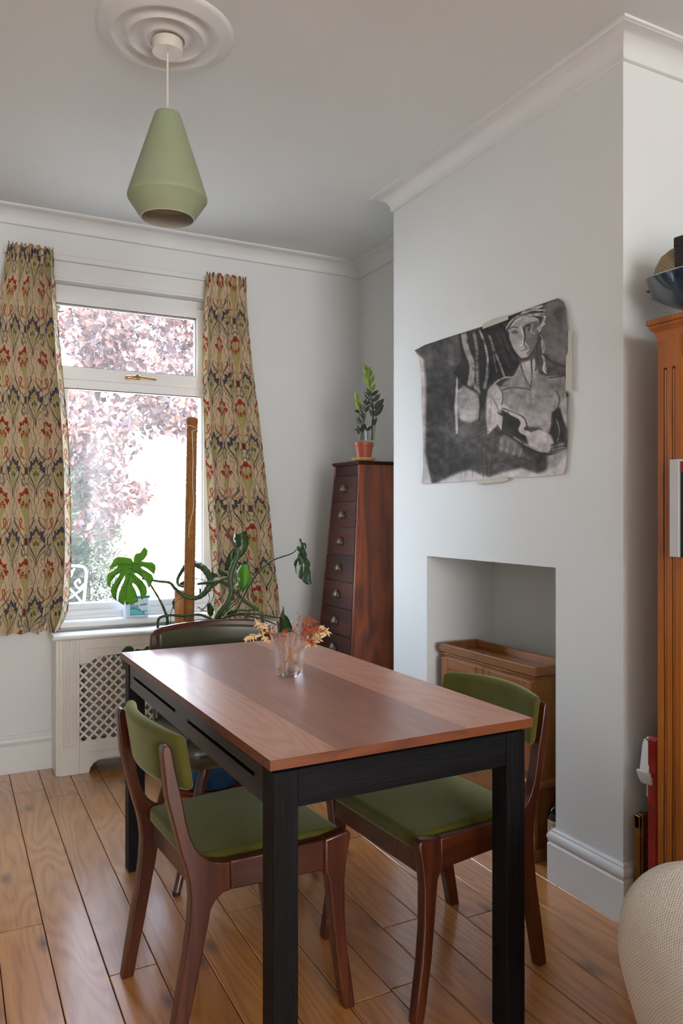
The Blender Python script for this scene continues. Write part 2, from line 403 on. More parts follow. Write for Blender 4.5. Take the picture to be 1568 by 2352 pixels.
def rbox(sx, sy, sz, r, n=6, sub=6, fun=None, mb=None, T=None, uvs=None):
    """rounded box centred on origin; optional deformation"""
    mb = mb or MB(); hx, hy, hz = sx / 2, sy / 2, sz / 2; r = min(r, hx, hy, hz) - 1e-5
    def axis(h):
        a = [-h + r * (1 - math.cos(t * PI / 2 / n)) * 1.0 for t in range(n + 1)]
        a = [-h + r * (t / n) for t in range(n)]
        mid = [(-h + r) + (2 * h - 2 * r) * k / sub for k in range(sub + 1)]
        return a + mid + [-x for x in reversed(a)]
    def rnd(p):
        q = Vector((max(-hx + r, min(hx - r, p[0])), max(-hy + r, min(hy - r, p[1])), max(-hz + r, min(hz - r, p[2]))))
        d = Vector(p) - q
        if d.length > 1e-9: q = q + d.normalized() * r
        return q
    A = (axis(hx), axis(hy), axis(hz)); H = (hx, hy, hz)
    for a in range(3):
        b, c = [q for q in range(3) if q != a]
        for sg in (-1, 1):
            vs = []; fs = []
            for y in A[c]:
                for x in A[b]:
                    p = [0, 0, 0]; p[a] = sg * H[a]; p[b] = x; p[c] = y
                    q = rnd(p); vs.append(fun(q) if fun else q)
            nx = len(A[b])
            for j in range(len(A[c]) - 1):
                for i in range(nx - 1): fs.append((j * nx + i, j * nx + i + 1, (j + 1) * nx + i + 1, (j + 1) * nx + i))
            mb.add(vs, fs, T)
    return mb
def thing(name, label, cat, loc=(0, 0, 0), rz=0, group=None):
    o = bpy.data.objects.new(name, None); COL.objects.link(o); o.empty_display_size = .05
    o.location = loc; o.rotation_euler = (0, 0, rz); o['label'] = label; o['category'] = cat
    if group: o['group'] = group
    return o
def tag(o, label, cat, group=None):
    o['label'] = label; o['category'] = cat
    if group: o['group'] = group
    return o
def struct(o): o['kind'] = 'structure'; return o
def stuff(o): o['kind'] = 'stuff'; return o

# ================================================================== ROOM SHELL
XL, XR, XCH = -1.45, 2.209, 1.851          # left wall, alcove wall, chimney breast face
YB, YF = 4.03, -5.40                       # window wall, front wall
CN, CF = 1.709, 3.057                      # chimney breast near / far corner
ZC = 2.703
ox0, ox1, oz0, oz1 = .44, 1.345, .68, 2.385   # window opening
wb = MB()
wb.box(XL - .2, ox0, YB, YB + .25, -.05, ZC + .1); wb.box(ox1, XR + .5, YB, YB + .25, -.05, ZC + .1)
wb.box(ox0, ox1, YB, YB + .25, -.05, oz0); wb.box(ox0, ox1, YB, YB + .25, oz1, ZC + .1)
struct(wb.build('wall_back', M['wall'], smooth=0))
struct(MB().box(XR, XR + .3, YF, YB, -.05, ZC + .1).build('wall_right', M['wall'], smooth=0))
cb = MB(); n0, n1, nz, nb = 2.001, 2.784, 1.06, 2.203
cb.box(XCH, XR, CN, n0, 0, ZC + .05); cb.box(XCH, XR, n1, CF, 0, ZC + .05); cb.box(XCH, XR, n0, n1, nz, ZC + .05)
struct(cb.build('wall_chimney', M['wall'], smooth=0))
struct(MB().box(XL - .2, XL, YF, YB, -.05, ZC + .1).build('wall_left', M['wall'], smooth=0))
struct(MB().box(XL - .2, XR + .3, YF - .2, YF, -.05, ZC + .1).build('wall_front', M['wall'], smooth=0))
struct(MB().box(XL - .2, XR + .3, YF - .2, YB + .25, ZC, ZC + .12).build('ceiling', M['ceiling'], smooth=0))
floor = struct(MB().box(XL - .2, XR + .3, YF - .2, YB + .25, -.08, -.014).build('floor', M['subfloor'], smooth=0))
# floor planks, each its own board
ang = -.0095; pw = .1295; prand = random.Random(3)
joints = {0: [2.51, .85, 3.9], 1: [3.72, 1.28], 2: [2.142, .4, 3.6], 3: [3.75, 1.55], -1: [3.80, 1.95, .2], -2: [2.9, 1.1], 4: [2.95, 1.0]}
k0 = int(math.floor((XL - .26) / pw)) - 1
plank_me = {}
for k in range(k0, 20):
    xa = .2725 - pw + k * pw + .0012; xb = xa + pw - .0024      # column 0 lies between .143 and .2725
    xa -= .018; xb -= .018
    js = joints.get(k)
    if js is None:
        j0 = prand.uniform(.2, 1.4); js = [j0 + i * prand.uniform(1.35, 1.6) for i in range(3)]
    ys = sorted([YF, -3.9 + prand.uniform(-.4, .4), -2.5 + prand.uniform(-.4, .4)] + [-1.1 + prand.uniform(-.4, .4)] + [j for j in js if YF < j < YB] + [YB + .02])
    for a, b in zip(ys[:-1], ys[1:]):
        if b - a < .1: continue
        if xb < XL or xa > XR: continue
        o = MB().box(0, xb - xa, 0, b - a - .0024, -.014, 0, .0016).build('plank', M['floor'], floor, smooth=0)
        o.location = (xa + .0095 * a, a + .0012, 0); o.rotation_euler = (0, 0, ang)

def sweep(name, prof, path, mat, n_in, close_ends=True):
    """profile (d, z): d = distance out of the wall; path = list of (x, y), n_in(i) side = left of travel"""
    P = [Vector((p[0], p[1])) for p in path]; rings = []
    for i, p in enumerate(P):
        ds = []
        if i > 0: ds.append((P[i] - P[i - 1]).normalized())
        if i < len(P) - 1: ds.append((P[i + 1] - P[i]).normalized())
        ns = [Vector((-d.y, d.x)) for d in ds]
        if len(ns) == 2:
            m = (ns[0] + ns[1]); m = m / m.dot(ns[0]) if m.length > 1e-6 else ns[0]
        else: m = ns[0]
        rings.append([(p.x + m.x * d * n_in, p.y + m.y * d * n_in, z) for d, z in prof])
    mb = MB(); k = len(prof); vs = [q for r in rings for q in r]; fs = []
    for i in range(len(rings) - 1):
        for j in range(k):
            j2 = (j + 1) % k; fs.append((i * k + j, i * k + j2, (i + 1) * k + j2, (i + 1) * k + j))
    fs.append(tuple(range(k))); fs.append(tuple((len(rings) - 1) * k + j for j in range(k)))
    return struct(mb.add(vs, fs).build(name, mat, smooth=35))
# cornice: small lip, cove, lip
cz = ZC; cp = [(0, cz), (.080, cz), (.080, cz - .008), (.074, cz - .010)]
for i in range(9):
    t = i / 8 * PI / 2; cp.append((.072 - .062 * math.sin(t), cz - .012 - .058 * (1 - math.cos(t))))
cp += [(.010, cz - .074), (.004, cz - .078), (0, cz - .078)]
route = [(XL, YB), (XR, YB), (XR, CF), (XCH, CF), (XCH, CN), (XR, CN), (XR, YF)]
sweep('trim_1', cp, route, M['plaster'], -1)
struct(bpy.data.objects['trim_1'])
sk = [(0, 0), (.020, 0), (.020, .126), (.016, .130), (.012, .132), (.018, .138), (.022, .147), (.021, .157), (.015, .165), (.011, .167), (.011, .172), (.006, .178), (0, .178)]
sweep('baseboard_back', sk, [(XL, YB), (.486, YB)], M['trim'], -1)
sweep('baseboard_right', sk, [(1.69, YB), (XR, YB), (XR, CF), (XCH, CF), (XCH, n1), (XCH + .10, n1)], M['trim'], -1)
sweep('baseboard_chimney', sk, [(XCH + .10, n0), (XCH, n0), (XCH, CN), (XR, CN), (XR, YF)], M['trim'], -1)
# ceiling rose
rp = [(.0, 0), (.205, 0), (.204, -.004), (.192, -.012), (.184, -.012), (.178, -.017), (.170, -.017), (.164, -.022), (.156, -.022), (.148, -.013), (.136, -.009), (.128, -.012), (.118, -.022), (.112, -.026), (.106, -.022), (.096, -.012), (.082, -.010), (.070, -.018), (.062, -.026), (.056, -.026), (.052, -.020), (.0, -.020)]
RX, RY = .609, 2.334
rose = MB().lathe(rp, 96).build('ceiling_rose', M['plaster'], smooth=50); rose.location = (RX, RY, ZC)
tag(rose, 'white moulded plaster ceiling rose with concentric rings above the green pendant', 'ceiling rose')

# ================================================================== PENDANT
pl = thing('pendant_lamp', 'sage green conical pendant lamp hanging from the white ceiling rose', 'lamp', (RX + .006, RY + .006, 0))
MB().lathe([(0, 0), (.045, 0), (.046, .004), (.046, .034), (0, .034)], 40).build('ceiling_cup', M['cord'], pl, 40).location = (0, 0, 2.645)
MB().tube([(0, 0, 2.646), (0, 0, 2.47)], .0032, 8).build('cord', M['cord'], pl)
MB().lathe([(0, .021), (.006, .020), (.011, .0165), (.0150, .009), (.0165, .002), (.0152, -.002), (.0152, -.05), (0, -.05)], 24).build('lamp_holder', M['cord'], pl, 40).location = (0, 0, 2.4605)
sh = [(.016, 2.4625), (.033, 2.4615), (.038, 2.458), (.041, 2.45), (.116, 2.218), (.1195, 2.205), (.1185, 2.198), (.080, 2.1405), (.078, 2.1405)]
shi = [(.078, 2.1405), (.1155, 2.197), (.1165, 2.205), (.113, 2.217), (.038, 2.448), (.032, 2.456), (.016, 2.457)]
shade = MB().lathe(sh, 72, cap=False).build('shade', M['sage'], pl, 25)
MB().lathe(shi, 72, cap=False).build('shade_lining', M['sage_in'], shade, 25)
MB().lathe([(.0792, -.001), (.0805, 0), (.0792, .0012), (.0775, 0), (.0792, -.001)], 72, cap=False).build('shade_rim', M['cord'], shade, 60).location = (0, 0, 2.1405)
MB().lathe([(0, -.075), (.014, -.073), (.026, -.062), (.030, -.048), (.027, -.033), (.018, -.016), (.014, 0), (0, 0)], 24).build('bulb', M['cord'], pl, 60).location = (0, 0, 2.405)

# ================================================================== WINDOW
fy = 4.09                                     # inner face of the fixed frame
win = struct(thing('window_1', '', ''))
for k in ('label', 'category'): del win[k]
f = MB()
f.box(ox0, ox0 + .075, fy, fy + .07, oz0, oz1, .004); f.box(ox1 - .075, ox1, fy, fy + .07, oz0, oz1, .004)
f.box(ox0 + .074, ox1 - .074, fy + .001, fy + .07, 2.345, oz1, .0)
f.box(ox0 + .074, ox1 - .074, fy + .001, fy + .07, 1.872, 1.925, .0)
f.box(ox0 + .074, ox1 - .074, fy + .006, fy + .07, oz0, .786, .004); f.box(ox0 + .002, ox1 - .002, fy - .004, fy + .06, oz0, .752, .004); f.box(ox0 + .004, ox1 - .004, fy - .012, fy + .055, oz0 + .002, .726, .004)
f.box(ox0 + .07, ox0 + .135, fy + .008, fy + .07, .70, 1.9, .004); f.box(ox1 - .085, ox1 - .065, fy + .008, fy + .07, .70, 1.9, .004)
f.build('window_frame', M['pvc'], win)
s_ = MB(); sx0, sx1, sz0, sz1 = ox0 + .01, 1.28, 1.915, 2.343
for (a, b, c, d) in ((sx0, sx0 + .05, sz0, sz1), (sx1 - .052, sx1, sz0, sz1), (sx0 + .0495, sx1 - .0515, sz1 - .052, sz1), (sx0 + .0495, sx1 - .0515, sz0, sz0 + .062)):
    s_.box(a, b, fy - .018, fy + .045, c, d, .005 if d - c > .1 else .0)
s_.build('top_sash', M['pvc'], win)
g = MB()
for (a, b, c, d) in ((sx0 + .05, sx1 - .052, sz1 - .053, sz1 - .056), (sx0 + .05, sx1 - .052, sz0 + .062, sz0 + .065)):
    g.box(a, b, fy - .012, fy + .02, min(c, d), max(c, d))
g.box(sx0, sx1, fy - .001, fy + .001, 2.343, 2.347); g.box(sx1 - .055, sx1 - .052, fy - .01, fy + .02, sz0 + .062, sz1 - .052)
g.box(ox0, ox1 - .085, fy + .004, fy + .01, 1.868, 1.872)
g.build('gasket', M['dark'], win)
MB().box(sx0 + .04, sx1 - .045, fy + .022, fy + .026, sz0 + .05, sz1 - .045).build('glass_pane', M['pane'], win, smooth=0)
MB().box(ox0 + .07, ox1 - .075, fy + .032, fy + .036, .78, 1.88).build('glass_pane', M['pane'], win, smooth=0)
h = thing('window_handle', 'polished brass window handle on the white bar between the two panes', 'handle', (.905, fy - .018, 1.943))
MB().box(-.022, .022, -.010, 0, -.010, .010, .004).build('backplate', M['brass_bright'], h)
MB().tube(spline([(-.055, -.016, -.003), (-.045, -.020, -.004), (-.02, -.022, 0), (0, -.022, .004), (.03, -.022, .002), (.10, -.018, -.003)], 5), [.009] * 3 + [.010] * 10 + [.008] * 6 + [.005] * 7, 10).build('lever', M['brass_bright'], h, 60)
MB().lathe([(0, -.006), (.008, -.004), (.008, .004), (0, .006)], 16, T=Matrix.Rotation(PI / 2, 4, 'X')).build('lock_button', M['brass'], h).location = (0, -.030, .004)
# casing boards above the opening, sill
t = MB(); t.box(.27, 1.50, YB - .020, YB, 2.482, 2.511, .003); struct(t.build('trim_2', M['trim']))
t = MB(); t.box(.40, 1.38, YB - .010, YB, 2.385, 2.482, .003); t.box(.40, 1.38, YB - .014, YB, 2.385, 2.399, .003); struct(t.build('trim_3', M['trim']))
t = MB(); t.box(.40, 1.40, 3.985, fy + .02, .678, .709, .006); struct(t.build('window_sill', M['white_gloss'])).name = 'trim_4'

# ================================================================== RADIATOR COVER
rc = thing('radiator_cover', 'white radiator cover with lattice front and fluted end pilasters under the window', 'radiator cover', (.486, 3.866, 0))
RW = 1.686 - .486
MB().box(-.018, RW + .012, -.028, YB - 3.866, .642, .664, .007).build('top_shelf', M['white_gloss'], rc)
for nm, x0 in (('side_panel', 0), ('side_panel', RW - .016)):
    MB().box(x0, x0 + .016, .0, YB - 3.866 - .022 * 0, 0, .642, .002).build(nm, M['white_gloss'], rc)
for x0 in (.012, RW - .105):
    m = MB(); m.box(x0, x0 + .093, -.012, .010, 0, .642, .002)
    pil = m.build('pilaster', M['white_gloss'], rc)
    m = MB()
    for i in range(5): m.box(x0 + .014 + i * .0145, x0 + .022 + i * .0145, -.0175, -.011, .13, .640, .0025)
    m.build('flute', M['white_gloss'], pil)
px0, px1 = .105, RW - .105
def arch(zlo, zhi, xm, up):
    """board with a raised stepped arch cut"""
    return
top = [(px0, .640), (px0, .522), (px0 + .052, .524), (px0 + .060, .534), (px0 + .075, .545), (px0 + .105, .552), (px0 + .20, .556), ((px0 + px1) / 2, .557)]
poly = top + [(px0 + px1 - x, z) for x, z in reversed(top[:-1])]
MB().prism(poly, lambda p, q, hh: (p, hh, q), -.010, .008).build('top_rail', M['white_gloss'], rc, bevel=.002)
bot = [(px0, .153), (px0, 0), (px0 + .045, 0), (px0 + .050, .022), (px0 + .066, .043), (px0 + .09, .056), (px0 + .13, .060), ((px0 + px1) / 2, .061)]
poly = bot + [(px0 + px1 - x, z) for x, z in reversed(bot[:-1])]
MB().prism(poly, lambda p, q, hh: (p, hh, q), -.010, .008).build('bottom_rail', M['white_gloss'], rc, bevel=.002)
MB().box(px0 + .035, px1 - .035, -.013, -.009, .592, .600, .002).build('bead', M['white_gloss'], rc); MB().box(px0 + .035, px1 - .035, -.013, -.009, .100, .107, .002).build('bead', M['white_gloss'], rc)
lat = MB(); st = .0335
zb, zt = .148, .552
def clip(c, sgn):
    # line x = c + sgn * z within rectangle
    pts = []
    for z in (zb, zt):
        x = c + sgn * z; pts.append((x, z))
    (xa, za), (xb, zc_) = pts
    def at(x): return (x - c) / sgn
    out = []
    for (x, z) in pts:
        if x < px0: z = at(px0); x = px0
        if x > px1: z = at(px1); x = px1
        out.append((x, max(zb, min(zt, z))))
    return out
for sgn, y0 in ((1, 0.000), (-1, .003)):
    c = px0 - 1.0
    while c < px1 + 1.0:
        a = c + (0 if sgn > 0 else 0)
        xa, xb = a + sgn * zb, a + sgn * zt
        if max(xa, xb) > px0 + .01 and min(xa, xb) < px1 - .01:
            (p, q) = clip(a, sgn)
            if abs(p[1] - q[1]) > .012:
                d = Vector((q[0] - p[0], q[1] - p[1])).normalized() * 1; nrm = Vector((-d.y, d.x)) * .0052
                lat.prism([(p[0] + nrm.x, p[1] + nrm.y), (p[0] - nrm.x, p[1] - nrm.y), (q[0] - nrm.x, q[1] - nrm.y), (q[0] + nrm.x, q[1] + nrm.y)], lambda u, v, hh: (u, hh, v), y0, y0 + .004)
        c += st * math.sqrt(2) * .98
stuff(lat.build('lattice', M['white_gloss'], rc, smooth=0))
rad = thing('radiator', 'panel radiator just visible behind the white lattice', 'radiator', (.62, 3.93, .10))
m = MB(); m.box(0, .94, 0, .05, .03, .48, .01)
for i in range(23): m.box(.02 + i * .04, .042 + i * .04, -.006, .002, .05, .46, .003)
m.build('panel', M['radiator'], rad)
for x in (.05, .89): MB().box(x - .01, x + .01, .01, .04, -.10, .04).build('pipe', M['dark'], rad)

# ================================================================== CURTAINS (pattern worked out per vertex)
TW, TH, NX, NY = .165, .335, 330, 670
def make_tile():
    X, Y = np.meshgrid((np.arange(NX // 2) + .5) / (NX // 2) * TW / 2, (np.arange(NY) + .5) / NY * TH)
    img = np.empty(X.shape + (3,)); base = np.array(srgb(196, 173, 140)[:3]); img[:] = base
    def curve(pts, n=10): return [(p.x, p.y) for p in spline([(a, b, 0) for a, b in pts], n)]
    def dist(pts):
        D = np.full(X.shape, 9.0)
        for (ax, ay), (bx, by) in zip(pts[:-1], pts[1:]):
            for oy in (0, TH, -TH):
                if min(ay, by) + oy > TH + .02 or max(ay, by) + oy < -.02: continue
                dx, dy = bx - ax, by - ay; L2 = dx * dx + dy * dy + 1e-12
                t = np.clip(((X - ax) * dx + (Y - ay - oy) * dy) / L2, 0, 1)
                D = np.minimum(D, np.hypot(X - ax - t * dx, Y - ay - oy - t * dy))
        return D
    def put(mask, c): img[:] = img * (1 - mask[..., None]) + np.array(srgb(*c)[:3]) * mask[..., None]
    def stroke(pts, w, c, edge=None):
        P = curve(pts); D = dist(P); w = w * 1.45
        if edge: put(np.clip((w + .0009 - D) / .0005, 0, 1), edge)
        put(np.clip((w - D) / .0005, 0, 1), c)
    def star(cx, cy, r, ang, c, c2, n=5, spread=2.2):
        for oy in (0, TH, -TH):
            for sgx in (1,):
                dx, dy = X - cx, Y - cy - oy; R = np.hypot(dx, dy); A = np.arctan2(dx, -dy) - ang
                A = (A + PI) % (2 * PI) - PI
                body = r * (.55 + .45 * np.abs(np.cos(A * n / 2 * (PI / spread) / PI * 1.4)))
                body = np.where(np.abs(A) < spread, body, r * .5)
                put(np.clip((body - R) / .0006, 0, 1), c)
                put(np.clip((r * .36 - R) / .0006, 0, 1) * (np.sin(A * 6) > -.2), c2)
    H = TW / 2
    slate, olive, red, dred, rust, navy, dnavy, ol2 = (74, 78, 70), (134, 124, 70), (146, 44, 32), (104, 26, 24), (160, 74, 44), (52, 54, 66), (84, 88, 98), (168, 156, 100)
    # --- long slate tendrils (ogee trellis)
    stroke([(0, .255), (.010, .275), (.030, .280), (.040, .300), (.060, .330), (.070, .365), (.066, .40), (H, .44)], .0013, slate)
    stroke([(H, .10), (.070, .13), (.060, .165), (.040, .20), (.028, .235), (.040, .255), (.055, .25), (.050, .235), (.040, .245), (.020, .270), (.006, .290)], .0013, slate)
    stroke([(.006, .290), (.018, .305), (.010, .325), (.0, .315)], .0012, slate)
    stroke([(.0, .270), (.016, .285), (.022, .31), (.012, .33), (.006, .31), (.02, .275), (.04, .27)], .0011, slate)
    stroke([(.012, .20), (.03, .18), (.034, .16), (.026, .148), (.020, .16), (.030, .19), (.05, .215), (.07, .235), (H, .245)], .0019, rust, slate)
    stroke([(.050, .150), (.040, .165), (.042, .185), (.058, .20), (.052, .212), (.042, .205)], .0012, rust)
    stroke([(.058, .145), (.066, .155), (.060, .175), (.045, .20), (.020, .225), (.004, .25)], .0017, slate)
    stroke([(H, .215), (.065, .222), (.052, .245), (.06, .262), (H, .268)], .0015, slate)
    stroke([(H, .232), (.070, .24), (.062, .258), (.07, .275)], .0018, rust)
    stroke([(.0, .205), (.01, .235), (.03, .255), (.045, .285), (.034, .30), (.026, .288), (.04, .275)], .0010, olive)
    stroke([(H, .150), (.075, .175), (.062, .205), (H, .235)], .0010, olive)
    stroke([(H, .245), (.066, .29), (.05, .305), (.042, .33), (.055, .35)], .0010, olive)
    for q in ([(.0, .02), (.008, .0), (.02, -.01), (.028, -.028), (.018, -.035)], [(H, .19), (.074, .17), (.066, .15), (.07, .13), (H, .12)], [(.045, .06), (.055, .08), (.052, .10), (.062, .115), (.058, .13)], [(.05, .0), (.058, .02), (.05, .04), (.06, .055)], [(.012, .12), (.02, .11), (.034, .12), (.038, .14), (.03, .15)], [(.0, .30), (.012, .295), (.02, .31), (.014, .325), (.024, .335)]):
        stroke(q, .0008, slate)
    for q in ([(.03, .27), (.045, .262), (.06, .275), (.055, .295), (.07, .31)], [(.02, .2), (.035, .205), (.05, .195), (.064, .2)], [(.03, .005), (.045, .012), (.04, .03)]): stroke(q, .0008, olive)
    # --- red plant
    for a in ((.004, .030), (.012, .045), (.020, .055), (.028, .070), (.018, .085), (.008, .09)):
        stroke([(.001, .185), (.002 + a[0] * .2, .140), (a[0] * .8, a[1] + .035), a], .0017, ol2, olive)
    stroke([(.0, .100), (.002, .15), (.0, .215)], .0030, ol2, olive)
    star(0, .024, .0215, 0, red, dred); star(.027, .040, .0165, .6, red, dred); star(.035, .066, .0165, 1.0, red, dred)
    for (cx, cy) in ((0, .088), (.014, .078), (.024, .092)):
        stroke([(cx, cy - .008), (cx, cy + .006)], .0032, red, olive); stroke([(cx, cy - .002), (cx, cy + .004)], .0012, (190, 92, 60))
    # drop
    stroke([(.004, .222), (.003, .235), (.010, .255), (.008, .270), (.0, .276)], .0009, slate); stroke([(0, .250), (0, .264)], .0048, dred, slate); stroke([(0, .240), (0, .250)], .002, dred)
    # --- navy plant on the other column
    o = .185
    for a in ((.004, .028), (.012, .045), (.022, .060), (.016, .085)):
        stroke([(H - .001, o + .165), (H - .002 - a[0] * .2, o + .13), (H - a[0] * .8, o + a[1] + .03), (H - a[0], o + a[1])], .0017, ol2, olive)
    stroke([(H, o + .09), (H, o + .20)], .0030, ol2, olive)
    stroke([(H - .002, o + .17), (H - .025, o + .12), (H - .040, o + .085), (H - .046, o + .05)], .0022, slate)
    star(H, o + .022, .0205, 0, navy, dnavy); star(H - .024, o + .040, .0155, -.6, navy, dnavy); star(H - .034, o + .064, .0155, -1.0, navy, dnavy)
    stroke([(H, o + .075), (H, o + .09)], .003, navy, olive); stroke([(H - .014, o + .085), (H - .014, o + .095)], .0025, navy, olive)
    stroke([(H, .006), (H - .006, .02), (H - .003, .045), (H, .05)], .0009, slate); stroke([(H, .022), (H, .034)], .0040, dred, slate)
    return img
tile = make_tile()
def fabric(u, v):
    uu = np.mod(u, TW); uu = np.where(uu > TW / 2, TW - uu, uu)
    i = np.clip((uu / (TW / 2) * (NX // 2)).astype(int), 0, NX // 2 - 1); j = np.clip((np.mod(v, TH) / TH * NY).astype(int), 0, NY - 1)
    return tile[j, i]
def make_curtain(name, label, edges, folds, flat, yc, u0, v0, amp=.022, seed=1, outer=None):
    """edges: list of (z, x_left, x_right)"""
    nx, ny = 420, 760
    zs = np.array([e[0] for e in edges])[::-1]; xl = np.array([e[1] for e in edges])[::-1]; xr = np.array([e[2] for e in edges])[::-1]
    z = np.linspace(edges[0][0], edges[-1][0], ny)[:, None]; s = np.linspace(0, 1, nx)[None, :]
    L = np.interp(z, zs, xl); R = np.interp(z, zs, xr)
    rs = np.random.RandomState(seed); k = np.arange(1, 5)
    t = (edges[0][0] - z) / (edges[0][0] - edges[-1][0])
    ph = 0
    for q in k:
        a, b = rs.uniform(-1, 1, 2); ph = ph + a / q * .5 * np.sin(2 * PI * (q * s * .9 + b)) + .25 * rs.uniform(-1, 1) * np.sin(q * t * 2.2 + rs.uniform(0, 6)) * np.sin(PI * q * s)
    w = 2 * PI * folds * s + ph
    am = amp * (.75 + .35 * np.sin(5.1 * s + 1.3 + seed)) * (.72 + .55 * t)
    y = np.cos(w) * am; fx = -np.sin(2 * w) * .25 * am + np.sin(w) * am * .35
    hd = np.clip((.10 - (edges[0][0] - z)) / .06, 0, 1)          # gathered heading tape
    fr = np.cos(w * 2.2 + 1.0) * .009 + np.cos(w * 3.7) * .004
    y = y * (1 - hd * .75) + fr * hd * np.clip(1 - np.abs((edges[0][0] - z) - .045) / .12, .3, 1)
    x = L + (R - L) * s + fx * np.sin(PI * np.clip(s, .0, 1)) ** .5
    zz = z + hd * .010 * np.cos(w * 2.2) + 0 * s + .004 * np.cos(w) * t
    P = np.stack([x, yc + y, zz], -1)
    c = fabric(u0 + s * flat + 0 * z, v0 + (edges[0][0] - z) + 0 * s)
    c = c * (1 + .05 * np.random.RandomState(seed + 5).randn(ny, nx, 1))
    me = gridmesh(P, np.clip(c, 0, 1)); me.name = name
    o = link(name, me, M['curtain'], None, 0)
    me.polygons.foreach_set('use_smooth', [True] * len(me.polygons))
    sm = o.modifiers.new('thickness', 'SOLIDIFY'); sm.thickness = .0012; sm.offset = 0
    return tag(o, label, 'curtain')
def ex(v, ul, ur, y): return (AY(ul, v, y).z, AY(ul, v, y).x, AY(ur, v, y).x)
yc = 3.955
def edge_table(L, R, y, zt, zb_, n=24):
    out = []
    for i in range(n + 1):
        z = zt + (zb_ - zt) * i / n
        def xa(T):
            # find pixel row on the edge for this height
            best = None
            zsT = [AY(u, v, y).z for v, u in T]; xsT = [AY(u, v, y).x for v, u in T]
            return float(np.interp(-z, [-q for q in zsT], xsT))
        out.append((z, xa(L), xa(R)))
    return out
LL = [(566, 20), (600, 12), (650, 2), (720, -14), (820, -26), (1000, -34), (1200, -40), (1467, -44)]
LR = [(585, 122), (628, 127), (700, 131), (760, 137), (900, 150), (1000, 160), (1150, 165), (1300, 166), (1400, 161), (1425, 152), (1440, 140)]
RL = [(641, 475), (700, 470), (800, 466), (860, 466), (1000, 470), (1150, 478), (1280, 485), (1425, 496)]
RR = [(643, 565), (700, 568), (760, 573), (850, 582), (960, 597), (1080, 610), (1180, 622), (1290, 632), (1350, 640), (1415, 645)]
make_curtain('curtain', 'patterned linen curtain with red and navy flowers at the left of the window', edge_table(LL, LR, yc, 2.515, .672), 5.0, .62, yc, .045, .19, .024, 2)
make_curtain('curtain', 'narrow patterned linen curtain at the right of the window behind the houseplant', edge_table(RL, RR, yc, 2.508, .672), 5.0, .50, yc, .0, .02, .021, 4)

# ================================================================== TABLE
tb = thing('dining_table', 'dining table with a reddish plank top on a black grained wood frame', 'table', (.585, 1.440, 0), math.radians(.75))
TWd, TLn, TZ, TT = .683, 1.350, .753, .0215
seams = [0, .151, .489, TWd]
for i in range(3):
    o = MB().box(seams[i], seams[i + 1], 0, TLn, TZ - TT, TZ, 0).build('top_board', M['cherry_mid' if i == 1 else 'cherry'], tb, smooth=0)
    o.data.materials.append(M['cherry_end'])
    for p in o.data.polygons:
        if abs(p.normal.z) < .5: p.material_index = 1
li, lw, lz = .012, .056, TZ - TT - .010
for x in (li, TWd - li - lw):
    for y in (li + .002, TLn - li - lw):
        MB().box(x, x + lw, y, y + lw, 0, lz, .0015).build('leg', M['blackz'], tb)
MB().box(li + .02, TWd - li - .02, li + .02, TLn - li - .02, lz - .001, TZ - TT, 0).build('batten', M['black'], tb)
for y in (li + .004, TLn - li - .030):
    MB().box(li + lw, TWd - li - lw, y, y + .024, lz - .078, lz, .001).build('apron', M['blackx'], tb)
for x in (li + .003, TWd - li - .027):
    m = MB(); x1 = x + .024; ya, yb = li + lw, TLn - li - lw
    z0_, z1_ = lz - .080, lz; s0, s1 = z1_ - .040, z1_ - .030
    m.box(x, x1, ya, yb, s1, z1_); m.box(x, x1, ya, yb, z0_, s0)
    for (a, b) in ((ya, ya + .055), (ya + .545, ya + .655), (yb - .055, yb)): m.box(x, x1, a, b, s0, s1)
    m.box(x1 - .004, x1, ya, yb, s0, s1)
    m.build('apron', M['black'], tb, smooth=0)

# ================================================================== GREEN CHAIRS
rear = [(.428, .7235), (.421, .719), (.419, .708), (.4215, .678), (.429, .605), (.442, .552), (.461, .476), (.473, .437), (.481, .399), (.4845, .362), (.481, .305), (.472, .235), (.459, .166), (.448, .104), (.431, 0),
        (.462, 0), (.481, .093), (.494, .148), (.505, .203), (.516, .259), (.524, .293), (.530, .329), (.541, .349), (.560, .364), (.578, .366),
        (.578, .434), (.560, .434), (.531, .443), (.508, .462), (.494, .483), (.482, .511), (.473, .546), (.464, .598), (.448, .669), (.440, .714), (.435, .722)]
railp = [(.578, .366), (.820, .361), (.820, .439), (.700, .435), (.578, .434)]
front = [(.820, .357), (.820, .439), (.860, .446), (.880, .449), (.889, .447), (.892, .440), (.890, .42), (.883, .389), (.876, .33), (.877, .23), (.884, .147), (.896, .072), (.906, 0), (.876, 0), (.865, .053), (.849, .157), (.840, .24), (.833, .309), (.829, .340)]
S0 = .4465
def hw(s): return .190 + .033 * s / .43
